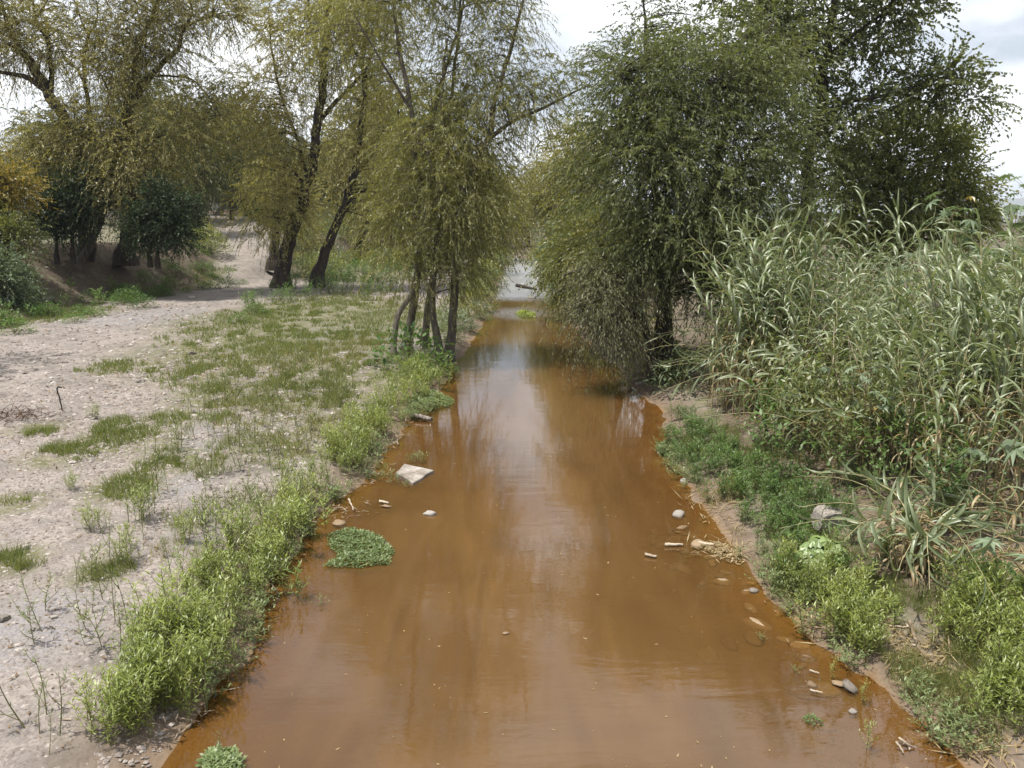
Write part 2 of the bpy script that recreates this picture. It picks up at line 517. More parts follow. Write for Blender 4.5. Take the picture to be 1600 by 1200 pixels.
a_litter_shade = np.where((sd_ > -.5) & (sd_ < 7) & (rdist > 3), 1.0, 0) * np.where(dl > 0, 1, 0)  # litter on the high bank, tree shade painted in with it
a_litter_shade = np.maximum(a_litter_shade, np.where(dr > 1.2, .9, 0))
gm = MB()
nx, ny = len(gx), len(gy)
i0 = (np.arange(ny - 1)[:, None] * nx + np.arange(nx - 1)[None]).ravel()
gm.add(np.stack([XX, YY, ZZ], -1).reshape(-1, 3), np.stack([i0, i0 + 1, i0 + nx + 1, i0 + nx], -1))
M['ground'] = ground_material()
ground = gm.build('ground', [M['ground']])
for nm, arr in (('bed', a_bed), ('wet', a_wet), ('green', a_green), ('grey', a_grey), ('litter', a_litter_shade)):
    at = ground.data.attributes.new(nm, 'FLOAT', 'POINT')
    at.data.foreach_set('value', arr.ravel().astype(np.float32))
tag(ground, 'gravelly river bank with patches of soil, grass and grey shingle', kind='structure')

# ------------------------------------------------------------------ river water
def water_material():
    m, n, l = mat_nodes('muddy_river_water')
    out = n.new('ShaderNodeOutputMaterial')
    ge = n.new('ShaderNodeNewGeometry')
    mp = n.new('ShaderNodeMapping'); mp.inputs['Scale'].default_value = (.55, 1.9, 1)
    l.new(ge.outputs['Position'], mp.inputs['Vector'])
    def nz(sc, det, vec, dist=0.0):
        a = n.new('ShaderNodeTexNoise'); a.inputs['Scale'].default_value = sc; a.inputs['Detail'].default_value = det
        a.inputs['Distortion'].default_value = dist
        l.new(vec, a.inputs['Vector']); return a.outputs['Fac']
    def bump(h, s, d, prev=None):
        b = n.new('ShaderNodeBump'); b.inputs['Strength'].default_value = 1.0; b.inputs['Distance'].default_value = d
        if isinstance(s, float): b.inputs['Strength'].default_value = s
        else: l.new(s, b.inputs['Strength'])
        l.new(h, b.inputs['Height'])
        if prev is not None: l.new(prev, b.inputs['Normal'])
        return b.outputs['Normal']
    at = n.new('ShaderNodeAttribute'); at.attribute_name = 'riffle'
    calm = bump(nz(1.5, 3, mp.outputs['Vector'], .5), .16, .02)
    fine = bump(nz(9.0, 3, mp.outputs['Vector'], .6), .10, .006, calm)
    rif = bump(nz(3.2, 4, mp.outputs['Vector'], .8), at.outputs['Fac'], .15, fine)
    dp = n.new('ShaderNodeAttribute'); dp.attribute_name = 'cloudy'
    big = nz(.35, 4, ge.outputs['Position'], .8)
    rp = n.new('ShaderNodeValToRGB')
    e = rp.color_ramp.elements
    e[0].position = .33; e[1].position = .66
    e[0].color = (.082, .044, .015, 1); e[1].color = (.140, .076, .027, 1)
    mp2 = n.new('ShaderNodeMapping'); mp2.inputs['Scale'].default_value = (1.6, .22, 1); l.new(ge.outputs['Position'], mp2.inputs['Vector'])
    silt = nz(1.0, 6, mp2.outputs['Vector'], 1.2)
    sm = n.new('ShaderNodeMix'); sm.data_type = 'FLOAT'; sm.inputs[0].default_value = .5
    l.new(big, sm.inputs[2]); l.new(silt, sm.inputs[3]); l.new(sm.outputs[0], rp.inputs['Fac'])
    up = n.new('ShaderNodeMixRGB'); up.inputs['Color2'].default_value = (.055, .066, .068, 1)      # grey-blue water upstream, with the riffle's sky reflection put into its colour
    l.new(at.outputs['Fac'], up.inputs['Fac']); l.new(rp.outputs['Color'], up.inputs['Color1'])
    di = n.new('ShaderNodeBsdfDiffuse'); l.new(up.outputs['Color'], di.inputs['Color'])
    tr = n.new('ShaderNodeBsdfTransparent'); tr.inputs['Color'].default_value = (.9, .76, .53, 1)
    m1 = n.new('ShaderNodeMixShader'); l.new(dp.outputs['Fac'], m1.inputs[0])
    l.new(tr.outputs[0], m1.inputs[1]); l.new(di.outputs[0], m1.inputs[2])
    gl = n.new('ShaderNodeBsdfGlossy'); gl.inputs['Roughness'].default_value = .09; gl.inputs['Color'].default_value = (1, 1, 1, 1)
    ra = n.new('ShaderNodeMath'); ra.operation = 'MULTIPLY_ADD'; ra.inputs[1].default_value = .32; ra.inputs[2].default_value = .025
    l.new(at.outputs['Fac'], ra.inputs[0]); l.new(ra.outputs[0], gl.inputs['Roughness'])
    l.new(rif, gl.inputs['Normal'])
    fr = n.new('ShaderNodeFresnel'); fr.inputs['IOR'].default_value = 1.56; l.new(fine, fr.inputs['Normal'])
    m2 = n.new('ShaderNodeMixShader'); l.new(fr.outputs[0], m2.inputs[0])
    l.new(m1.outputs[0], m2.inputs[1]); l.new(gl.outputs[0], m2.inputs[2])
    l.new(m2.outputs[0], out.inputs['Surface'])
    return m

wy = axis([(-20, 4, 2), (4, 30, .25), (30, 60, .6), (60, 150, 2)])
k = np.linspace(0, 1, 41)
wa, wb = xl(wy) - .8, xr(wy) + .8
WX = wa[:, None] + (wb - wa)[:, None] * k[None]
WY = np.repeat(wy[:, None], 41, 1)
wm = MB()
i0 = (np.arange(len(wy) - 1)[:, None] * 41 + np.arange(40)[None]).ravel()
wm.add(np.stack([WX, WY, np.zeros_like(WX)], -1).reshape(-1, 3), np.stack([i0, i0 + 1, i0 + 42, i0 + 41], -1))
M['water'] = water_material()
river = wm.build('river_water', [M['water']])
depth = np.clip(-hbase(WX, WY), 0, None)
riff = np.clip(sstep(48, 53, WY) * .85 + .30 * np.exp(-((WY - 43) / 2.5) ** 2), 0, 1)
for nm, arr in (('cloudy', 1 - np.exp(-depth * 9.0)), ('riffle', riff)):
    at = river.data.attributes.new(nm, 'FLOAT', 'POINT')
    at.data.foreach_set('value', arr.ravel().astype(np.float32))
tag(river, 'shallow muddy orange-brown river', kind='structure')

# ------------------------------------------------------------------ far hills
hm = MB()
hx = np.linspace(-4200, 4600, 160)
rows = []
for r_, (dy, f) in enumerate([(-500, 0.0), (-260, .42), (-90, .80), (0, 1.0), (160, .8), (600, 0)]):
    prof = np.interp(hx, [-4200, -2400, -1500, -700, 200, 1200, 1650, 2300, 3400, 4600], [120, 130, 130, 110, 80, 62, 84, 118, 70, 90])
    wob = np.array([mnoise.noise((x * .004, r_ * .9, 5.0)) for x in hx]) * 26 * f + np.array([mnoise.noise((x * .02, r_ * .9, 9.0)) for x in hx]) * 7 * f
    rows.append(np.stack([hx * 2.15, np.full_like(hx, 5500 + dy), (prof * f + wob) * 2.15 + 1.0], -1))
hv = np.concatenate(rows)
i0 = (np.arange(5)[:, None] * 160 + np.arange(159)[None]).ravel()
hm.add(hv, np.stack([i0, i0 + 1, i0 + 161, i0 + 160], -1))
M['hill'] = rough_mat('wooded_hill', (.04, .055, .022), (.10, .10, .045), .02, .95, 0)
hills = tag(hm.build('hills', [M['hill']]), 'low wooded hills beyond the fields, blue with distance', kind='structure')

# ------------------------------------------------------------------ street at the top of the path
def box(mb, c, s, mat=0, rz=0.0, var=.5):
    x, y, z = [k * .5 for k in s]
    v = np.array([(-x, -y, -z), (x, -y, -z), (x, y, -z), (-x, y, -z), (-x, -y, z), (x, -y, z), (x, y, z), (-x, y, z)])
    ca, sa = math.cos(rz), math.sin(rz)
    v = np.stack([v[:, 0] * ca - v[:, 1] * sa, v[:, 0] * sa + v[:, 1] * ca, v[:, 2]], -1) + np.asarray(c)
    mb.add(v, [(0, 3, 2, 1), (4, 5, 6, 7), (0, 1, 5, 4), (1, 2, 6, 5), (2, 3, 7, 6), (3, 0, 4, 7)], mat, var)

M['concrete'] = rough_mat('pale_concrete', (.40, .385, .36), (.60, .58, .55), 5, .9, .2)
M['asphalt'] = rough_mat('street_paving', (.34, .31, .29), (.50, .47, .45), 2, .9, .1)
M['kerb_red'] = rough_mat('brick_red_kerb', (.28, .10, .07), (.40, .17, .12), 3, .9, .2)
M['wall_white'] = rough_mat('white_render', (.58, .57, .55), (.76, .75, .73), 1.2, .9, .1)
M['wall_pink'] = rough_mat('pink_render', (.42, .26, .20), (.56, .36, .28), 1.2, .9, .1)
M['wall_cream'] = rough_mat('cream_render', (.52, .46, .36), (.68, .62, .50), 1.2, .9, .1)
M['roof_tile'] = rough_mat('clay_roof', (.22, .11, .075), (.38, .20, .14), 4, .9, .3)
M['glass'] = plain_mat('dark_window_glass', (.03, .035, .04), .08)
M['frame'] = plain_mat('window_frame_paint', (.32, .30, .28), .5)
M['car_white'] = plain_mat('white_car_paint', (.72, .72, .72), .25)
M['car_grey'] = plain_mat('grey_car_paint', (.12, .13, .14), .25)
M['rubber'] = plain_mat('black_rubber', (.02, .02, .02), .8)
M['chrome'] = plain_mat('pale_metal', (.55, .55, .55), .3, .8)

ST_Z = 6.05
smb = MB()
sx = np.linspace(-110, -22, 60); sy = np.array([100.0, 108.0])
sv = np.array([(x, y, max(ST_Z, float(hbase(np.array([x]), np.array([y]))[0]) + .05)) for y in sy for x in sx])
i0 = np.arange(59)
smb.add(sv, np.stack([i0, i0 + 1, i0 + 61, i0 + 60], -1))
lo = sv.copy(); lo[:, 2] -= 1.2
smb.add(np.vstack([sv[:60], lo[:60]]), np.stack([i0 + 60, i0 + 61, i0 + 1, i0], -1))
tag(smb.build('street', [M['asphalt']]), 'pale paved street crossing at the top of the dirt path', kind='structure')
kmb = MB()
for i in range(30):
    x = -110 + i * 2.95
    z = max(ST_Z, float(hbase(np.array([x]), np.array([108.5]))[0]) + .05)
    box(kmb, (x + 1.45, 108.6, z + .05), (2.9, .9, .36))
tag(kmb.build('kerb', [M['kerb_red']], smooth=False), 'brick-red kerb along the far side of the street', kind='structure')

def window(parent, x, y, z, w, h):
    f = MB()
    for c, s in (((x, y, z + h / 2), (w + .16, .10, .10)), ((x, y, z - h / 2), (w + .16, .10, .10)), ((x - w / 2, y, z), (.10, .10, h)), ((x + w / 2, y, z), (.10, .10, h)), ((x, y, z), (.06, .08, h))):
        box(f, c, s)
    fo = f.build('window', [M['frame']], parent, smooth=False)
    g = MB(); box(g, (x, y + .03, z), (w - .1, .03, h - .1)); g.build('pane', [M['glass']], fo, smooth=False)
    g = MB(); box(g, (x, y - .06, z - h / 2 - .1), (w + .4, .22, .09)); g.build('sill', [M['concrete']], fo, smooth=False)

def house(label, loc, w, d, h, wall, rz=0.0, roof='flat', storeys=1):
    t = empty('house', loc, rz)
    tag(t, label, 'house', 'houses beyond the street')
    m = MB(); box(m, (0, d / 2, h / 2 - .5), (w, d, h + 1.0)); m.build('wall', [M[wall]], t, smooth=False)
    r = MB()
    if roof == 'flat':
        box(r, (0, d / 2, h + .13), (w + .35, d + .35, .26))
        ro = r.build('roof', [M['concrete']], t, smooth=False)
        c = MB(); box(c, (w * .28, d * .5, h + .9), (1.3, 1.3, 1.3)); c.build('water_tank', [M['rubber']], ro, smooth=False)
    else:
        y0, y1, e = -.5, d + .5, w / 2 + .5
        v = [(-e, y0, h + .05), (e, y0, h + .05), (e, y1, h + .05), (-e, y1, h + .05), (-e, d / 2, h + 1.9), (e, d / 2, h + 1.9)]
        r.add(v, [(0, 1, 5, 4), (2, 3, 4, 5)]); r.add(v, [(0, 4, 3), (1, 2, 5)])
        ro = r.build('roof', [M['roof_tile']], t, smooth=False)
        c = MB(); box(c, (w * .3, d * .6, h + 1.7), (.6, .6, 1.2)); c.build('chimney', [M[wall]], ro, smooth=False)
    for s in range(storeys):
        zc = 1.6 + s * 2.9
        n_ = max(2, int(w // 3))
        for i in range(n_):
            x = -w / 2 + (i + .5) * w / n_
            if s == 0 and i == n_ // 2:
                dm = MB(); box(dm, (x, -.02, 1.05), (1.0, .08, 2.1)); do = dm.build('door', [M['frame']], t, smooth=False)
                dm = MB(); box(dm, (x + .36, -.1, 1.0), (.06, .08, .16)); dm.build('handle', [M['chrome']], do, smooth=False)
            else:
                window(t, x, -.02, zc, 1.3, 1.2)
    return t

def zat(x, y):
    return float(hbase(np.array([x]), np.array([y]))[0])
house('white two-storey house seen through the trees beyond the path', (-48, 120, zat(-48, 120)), 14, 9, 5.8, 'wall_white', .05, 'flat', 2)
house('cream house with clay-tiled roof beyond the far left trees', (-86, 118, zat(-86, 118)), 15, 9, 5.6, 'wall_cream', .15, 'tile', 2)
house('pink house behind the two willow trunks at mid-left', (-33, 134, zat(-33, 134)), 12, 9, 9.4, 'wall_pink', .0, 'flat', 3)

def car(label, loc, rz, paint):
    t = empty('parked_car', loc, rz)
    tag(t, label, 'car', 'cars parked along the street')
    # side outline in x (length) and z, lofted across the width
    lower = [(-2.1, .32), (-2.12, .62), (-2.0, .86), (-1.0, .96), (1.25, .98), (2.02, .92), (2.1, .6), (2.06, .32)]
    upper = [(-1.1, .95), (-.35, 1.45), (.9, 1.48), (1.55, .97)]
    def loft(outline, w0, w1, zt):
        pts = np.array(outline); n_ = len(pts)
        zz = (pts[:, 1] - pts[:, 1].min()) / (np.ptp(pts[:, 1]) + 1e-6)
        ww = w0 + (w1 - w0) * zz
        a = np.stack([pts[:, 0], -ww, pts[:, 1]], -1); b = np.stack([pts[:, 0], ww, pts[:, 1]], -1)
        mb = MB()
        i = np.arange(n_); j = (i + 1) % n_
        mb.add(np.vstack([a, b]), np.stack([i, j, j + n_, i + n_], -1))
        for s_ in (a, b):
            mb.add(np.vstack([s_, s_.mean(0)[None]]), np.stack([i, j, np.full(n_, n_)], -1))
        return mb
    loft(lower, .86, .80, 0).build('body', [M[paint]], t, smooth=False)
    cab = loft(upper, .76, .60, 0).build('cabin', [M[paint]], t, smooth=False)
    g = MB()
    for y in (-1, 1):
        g.add([(-.85, y * .752, 1.0), (.2, y * .752, 1.0), (.2, y * .628, 1.4), (-.32, y * .635, 1.4)], [(0, 1, 2, 3)])
        g.add([(.28, y * .752, 1.0), (1.35, y * .752, 1.0), (.88, y * .628, 1.4), (.28, y * .628, 1.4)], [(0, 1, 2, 3)])
    g.add([(-1.06, -.68, 1.0), (-1.06, .68, 1.0), (-.43, .58, 1.42), (-.43, -.58, 1.42)], [(0, 1, 2, 3)])
    g.add([(1.53, -.68, 1.02), (1.53, .68, 1.02), (1.0, .58, 1.44), (1.0, -.58, 1.44)], [(0, 1, 2, 3)])
    g.build('windows', [M['glass']], cab, smooth=False)
    for x in (-1.3, 1.3):
        for y in (-.78, .78):
            wmb = MB(); tube(wmb, [(x, y - .1, .33), (x, y + .1, .33)], .33, 14, cap=True); wo = wmb.build('wheel', [M['rubber']], t)
            wmb = MB(); tube(wmb, [(x, y - .115, .33), (x, y + .115, .33)], .19, 10, cap=True); wo2 = wmb.build('rim', [M['chrome']], wo)
    for y in (-.6, .6):
        lb = MB(); box(lb, (-2.1, y, .68), (.08, .34, .16)); lb.build('headlight', [M['chrome']], t, smooth=False)
    return t
for px, py, D, rz, c, lb in ((341, 310, 110.5, 0.05, 'car_white', 'white car parked beyond the street at the top of the path'),
                             (36, 330, 88, .5, 'car_grey', 'dark grey car parked behind the yellowing shrub'),
                             (62, 333, 97, .2, 'car_white', 'white car parked behind the small dark trees')):
    q = P(px, py, D)
    car(lb, (q[0], q[1], max(zat(q[0], q[1]), ST_Z if 99 < D < 109 else 0) + .03), rz, c)

# ------------------------------------------------------------------ trees
def strands(mb, tw, S, d0, Ls, m, leafL, leafW, droop, tri, jitter=.8, twig=.006, var_amp=.25, cvar=None, hang=.35):
    """leafy twigs: start S, direction d0, length Ls, m leaves each, bending down with droop"""
    n = len(S)
    t = (np.arange(m)[None] + R.random((n, m)) * .9) / m
    s = t * Ls[:, None]
    g = np.array([0, 0, -1.0])
    pos = S[:, None] + d0[:, None] * s[..., None] + g * (droop * s ** 1.7)[..., None]
    tan = norm(d0[:, None] + g * (1.7 * droop * s ** .7)[..., None])
    ld = norm(tan * .75 + R.normal(size=(n, m, 3)) * jitter * .6 + g * hang)
    sd = R.normal(size=(n, m, 3))
    lv = (.5 if cvar is None else cvar[:, None]) + (R.random((n, m)) - .5) * 2 * var_amp
    k = n * m
    leaves(mb, pos.reshape(k, 3), ld.reshape(k, 3), sd.reshape(k, 3), leafL * (.7 + .6 * R.random(k)), leafW * (.75 + .5 * R.random(k)), 0,
           np.clip(lv.reshape(k), 0, 1), tri)
    if tw is not None and twig:
        ss = np.linspace(0, 1, 3)[None] * Ls[:, None]
        pp = S[:, None] + d0[:, None] * ss[..., None] + g * (droop * ss ** 1.7)[..., None]
        u = norm(np.cross(d0, R.normal(size=(n, 3)))); w = np.cross(d0, u)
        ang = np.array([0, 2.094, 4.189])
        rr = twig * np.array([1, .7, .35])
        ring = np.cos(ang)[None, :, None] * u[:, None] + np.sin(ang)[None, :, None] * w[:, None]
        v = pp[:, :, None] + ring[:, None] * rr[None, :, None, None]
        base = (np.arange(n) * 9)[:, None, None]
        a = np.arange(2)[None, :, None] * 3; kk = np.arange(3)[None, None]; k2 = (kk + 1) % 3
        f = np.stack([base + a + kk, base + a + k2, base + a + 3 + k2, base + a + 3 + kk], -1).reshape(-1, 4)
        tw.add(v.reshape(-1, 3), f)

DENS = 1.7
def tree(name, label, stems, blobs, leaf='willow', bark='bark_dark', leafL=.13, leafW=.03, per=(14, 16), droop=.7, L=(.6, 1.4),
         spread=.55, tri=False, group=None, cat='tree', twig=.006, up=.15, jitter=.8, hang=.35, sides=9, shell=.35, dens=1.0):
    base = np.array(stems[0][0][0], float)
    base[2] = min(base[2], ground_z(base[0], base[1]) + .05)
    root = empty(name, base)
    tag(root, label, cat, group)
    sk, skr = [], []
    fine = MB()
    for i, (pts, r0, r1) in enumerate(stems):
        p = smooth_path(pts, 6 + 5 * len(pts))
        wob = np.array([[mnoise.noise((q[2] * .9, i * 3.3, 1.0)), mnoise.noise((q[2] * .9, i * 3.3, 8.0)), 0] for q in p]) * r0 * .55
        wob[0] = 0
        p = p + wob
        tt = np.linspace(0, 1, len(p))
        rad = r0 + (r1 - r0) * tt ** .8
        if i == 0 or stems[i][0][0][2] < base[2] + .6:
            rad = rad * (1 + .5 * np.exp(-tt * len(p) * .55))
            p = np.vstack([p[0] - [0, 0, .5], p]); rad = np.concatenate([[rad[0] * 1.1], rad])
        mb = MB()
        tube(mb, p, rad, sides, rough=.16)
        mb.build('trunk' if i == 0 else 'limb', [M[bark]], root, origin=base)
        q0 = int(len(p) * .25)
        sk.append(p[q0:]); skr.append(rad[q0:])
    sk = np.concatenate(sk); skr = np.concatenate(skr)
    crown = MB()
    S, D0, LL, CV = [], [], [], []
    for b in blobs:
        c, rad3, ncl = b[0], b[1], max(1, int(b[2] * DENS * dens))
        dirs = rdir(ncl)
        rr = (shell + (1 - shell) * R.random(ncl)) ** .6
        cs = np.asarray(c) + dirs * np.asarray(rad3) * rr[:, None]
        for cc in cs:
            cost = np.linalg.norm(sk - cc, axis=1) + 1.1 * np.clip(sk[:, 2] - cc[2], 0, None)
            j = int(np.argmin(cost)); a = sk[j]
            dist = np.linalg.norm(cc - a)
            mid = a * .5 + cc * .5 + np.array([0, 0, .16 * dist]) + R.normal(size=3) * .07 * dist
            tt = np.linspace(0, 1, 6)[:, None]
            path = a * (1 - tt) ** 2 + mid * 2 * tt * (1 - tt) + cc * tt ** 2
            r_ = min(skr[j] * .7, .012 + .011 * dist)
            tube(fine, path, np.linspace(r_, .007, 6), 4)
            ns = per[0]
            o = R.normal(size=(ns, 3)) * spread * np.array([1, 1, .8])
            s0 = cc + o * .55
            d = norm(o + np.array([0, 0, up]) + norm(cc - np.asarray(c)) * .35)
            S.append(s0); D0.append(d); LL.append(L[0] + (L[1] - L[0]) * R.random(ns))
            CV.append(np.full(ns, np.clip(R.normal(.5, .17), 0, 1)))
    S, D0, LL, CV = map(np.concatenate, (S, D0, LL, CV))
    strands(crown, fine, S, D0, LL, per[1], leafL, leafW, droop, tri, jitter, twig, .25, CV, hang)
    co = crown.build('crown', [M[leaf]], root, smooth=False, origin=base)
    fine.build('branches', [M[bark]], root, origin=base)
    return root

def pl(pts, D, ddy=None):
    """polyline through photograph pixels in the upright plane D metres out, first point on the ground"""
    out = []
    for i, q in enumerate(pts):
        dd = D + (q[2] if len(q) > 2 else 0)
        out.append(P(q[0], q[1], dd))
    return out

def bl(px, py, D, rx, ry, n, rd=None):
    """crown lobe: centre pixel, radii in pixels, depth radius in metres"""
    s = D / FPX
    return (P(px, py, D), (rx * s, (rd if rd is not None else rx * s * .9), ry * s), n)

def gbase(px, py):
    return GR(px, py)

# --- the clump of willows in the middle, at the water's edge
HC = dict(dens=.85, bark='bark_grey', leafL=.13, leafW=.027, per=(15, 22), droop=.75, L=(.5, 1.3), spread=.6, twig=.006, hang=.6)
D = 28.0
tree('willow_tree', 'tall slim willow in the waterside clump, top leaning to the left',
     [(pl([(636, 538), (648, 470), (655, 400), (656, 320), (651, 250), (640, 160), (622, 60), (612, -40), (600, -160)], D), .155, .05),
      (pl([(655, 300, .3), (668, 220, .5), (690, 130, .8), (720, 30, 1), (735, -70, 1)], D), .09, .03),
      (pl([(641, 170, 0), (610, 120, -.4), (575, 60, -.8), (548, 10, -1)], D), .06, .02)],
     [bl(610, -40, D + .8, 80, 80, 18), bl(560, 60, D + .2, 56, 56, 13), bl(640, 130, D + .9, 60, 60, 7), bl(655, 230, D + .8, 50, 60, 8), bl(725, -40, D + 1, 66, 70, 10),
      bl(640, -190, D, 100, 110, 18), bl(610, 320, D - .6, 36, 50, 5)], 'willow_green', **HC)
tree('willow_tree', 'willow with a crooked forked trunk bearing a long limb out over the river',
     [(pl([(702, 560), (708, 500), (712, 430), (715, 360), (722, 300), (745, 255), (765, 215)], D - .6), .165, .10),
      (pl([(765, 215), (800, 190), (850, 168), (900, 142), (925, 132)], D - .6), .085, .02),
      (pl([(765, 215), (775, 150), (800, 70), (822, -20), (830, -120)], D - .4), .10, .03),
      (pl([(722, 300), (700, 230), (690, 150), (700, 60)], D - .2), .09, .03)],
     [bl(770, 130, D - .6, 60, 60, 13), bl(835, 160, D - .6, 50, 30, 7), bl(765, 225, D - .8, 42, 50, 10), bl(732, 290, D - .8, 42, 50, 10), bl(722, 320, D - 1, 48, 50, 8),
      bl(728, 362, D - .8, 24, 40, 7), bl(730, 180, D - .3, 60, 70, 12), bl(795, 20, D - .5, 50, 60, 6), bl(760, 90, D, 60, 50, 9), bl(800, -110, D, 50, 80, 6), bl(870, 110, D - .6, 30, 20, 3)],
     'willow_green', **HC)
tree('willow_tree', 'straight willow trunk in the middle of the waterside clump',
     [(pl([(664, 530), (670, 470), (682, 400), (690, 320), (700, 250), (704, 160), (716, 60), (720, -60)], D + 1.2), .13, .04),
      (pl([(690, 320), (678, 260), (675, 180), (672, 130)], D + 1.2), .07, .025)],
     [bl(690, 200, D + 1.2, 70, 70, 14), bl(680, 290, D + .6, 60, 50, 10), bl(715, 50, D + 1, 70, 70, 13), bl(640, 350, D + .5, 40, 40, 6), bl(720, -100, D + 1, 80, 90, 13)],
     'willow_green', **HC)
tree('willow_tree', 'willow leaning outward at the foot of the clump with roots at the waterline',
     [(pl([(692, 570), (682, 520), (676, 470), (682, 390), (682, 300), (668, 230)], D - 1), .17, .05)],
     [bl(665, 250, D - 1, 60, 60, 12), bl(670, 310, D - 1.2, 55, 55, 9), bl(630, 360, D - 1, 36, 36, 5), bl(705, 350, D - 1.3, 40, 30, 6), bl(648, 405, D - 1, 34, 36, 5), bl(702, 412, D - .8, 28, 34, 5), bl(622, 390, D - .5, 26, 36, 4), bl(735, 420, D + .3, 22, 40, 4)],
     'willow_green', **HC)
tree('dead_tree', 'bent bare dead trunk leaning into the left of the waterside willow clump',
     [(pl([(614, 552), (617, 520), (624, 490), (640, 465), (652, 445)], D - .6), .13, .075)],
     [bl(652, 440, D - .6, 10, 10, 2)], 'dry_willow', 'deadwood', per=(3, 4), L=(.2, .5), group=None)

# --- the two tall willows left of the grass
D = 52.0
WC = dict(dens=.85, leafL=.20, leafW=.045, per=(16, 22), droop=.45, L=(.7, 1.8), spread=1.0, twig=.011, hang=.5)
tree('willow_tree', 'tall thick-trunked willow beside the dirt path, yellowish crown',
     [(pl([(440, 446), (450, 385), (470, 320), (488, 255), (497, 190), (506, 110), (512, 40), (515, -60)], D), .50, .16),
      (pl([(497, 190), (525, 160), (545, 140), (575, 100), (590, 40)], D + .5), .17, .05),
      (pl([(482, 280), (460, 205), (440, 150), (425, 80), (420, 20)], D + .3), .13, .04),
      (pl([(506, 110), (490, 60), (480, 0), (470, -60)], D), .12, .04)],
     [bl(480, 60, D, 70, 70, 22), bl(440, 130, D, 60, 60, 14), bl(520, -20, D, 90, 80, 20), bl(430, 240, D - 1, 55, 45, 15), bl(420, 320, D - 1.5, 50, 40, 12), bl(460, 200, D, 50, 50, 8),
      bl(410, 170, D, 45, 50, 8), bl(545, 60, D, 50, 60, 12), bl(500, -120, D, 110, 90, 16), bl(420, 60, D + 1, 50, 60, 7), bl(455, 330, D - 1, 30, 60, 8)],
     'willow', **WC)
tree('willow_tree', 'leaning dark-trunked willow to the right of the thick path-side willow',
     [(pl([(496, 436), (512, 385), (536, 325), (552, 275), (562, 215), (570, 150), (568, 90), (575, 10), (580, -80)], D + .5), .36, .10),
      (pl([(556, 262), (580, 230), (600, 205), (620, 190)], D + .5), .12, .04),
      (pl([(568, 100), (550, 70), (540, 20), (530, -40)], D + .5), .10, .03)],
     [bl(590, 60, D, 60, 70, 17), bl(600, 150, D, 55, 55, 14), bl(570, 220, D, 55, 40, 9), bl(600, 260, D, 45, 50, 11), bl(610, 320, D, 40, 50, 9), bl(570, -40, D, 80, 70, 14), bl(540, 130, D + 1, 35, 45, 6), bl(580, -130, D, 90, 80, 10)],
     'willow', **WC)
tree('stump_tree', 'short dark forked trunk close behind the thick path-side willow',
     [(pl([(428, 412), (430, 380), (434, 340), (440, 300), (445, 250)], 60), .42, .15), (pl([(434, 340), (455, 300), (470, 270)], 60), .16, .06)],
     [bl(440, 290, 60, 50, 40, 12), bl(470, 330, 60, 35, 40, 8)], 'willow', **WC)

# --- farther willows across the grass
FC = dict(leafL=.36, leafW=.13, per=(12, 12), droop=.45, L=(1.3, 3.2), spread=1.2, twig=.018, hang=.5, tri=True)
D = 84.0
for pts, r, lb, bls in (
    ([(562, 402), (566, 360), (572, 320), (560, 270), (555, 200)], .55, 'stout far willow with two dark stems across the grass', [(560, 230, 50, 45, 12), (590, 300, 40, 40, 10), (540, 280, 35, 35, 8), (560, 170, 60, 50, 10)]),
    ([(588, 406), (592, 370), (604, 330), (590, 270), (600, 200)], .5, 'far willow with a pale broken limb beside the stout one', [(610, 250, 40, 50, 10), (630, 330, 35, 40, 9), (600, 180, 50, 50, 10)]),
    ([(612, 408), (613, 370), (616, 320), (620, 250)], .28, 'thin far tree nearest the waterside willow clump', [(620, 280, 40, 60, 10), (640, 200, 50, 50, 8)])):
    tree('willow_tree', lb, [(pl(pts, D), r, .12), (pl([pts[1], (pts[2][0] + 22, pts[2][1]), (pts[3][0] + 42, pts[3][1] - 20)], D), r * .4, .06)],
         [bl(a, b, D, c, d_, n_) for a, b, c, d_, n_ in bls], 'willow', **FC)

# --- big trees on the high bank at the left
D = 47.0
LC = dict(dens=1.2, leafL=.18, leafW=.045, per=(16, 18), droop=.45, L=(.8, 2.0), spread=.8, twig=.012, hang=.4)
tree('willow_tree', 'massive dark-trunked willow on the high bank with limbs reaching the left picture edge',
     [(pl([(132, 440), (136, 390), (137, 340), (132, 290), (122, 240), (98, 180), (72, 140), (55, 112), (34, 82)], D), .55, .22),
      (pl([(72, 140), (45, 122), (20, 116), (-30, 108)], D), .20, .08),
      (pl([(80, 150), (80, 100), (72, 60), (55, 30), (50, -10)], D + .8), .17, .05),
      (pl([(34, 82), (12, 40), (0, -20)], D), .16, .05),
      (pl([(55, 30), (68, 10), (85, -20)], D + .8), .09, .03)],
     [bl(50, 60, D, 80, 40, 26), bl(-30, 50, D, 60, 60, 12), bl(60, -30, D, 110, 60, 22), bl(100, 235, D - 1, 60, 50, 22), bl(60, 250, D - 1, 45, 40, 6), bl(150, 210, D - 1, 60, 55, 20)],
     'willow', **LC)
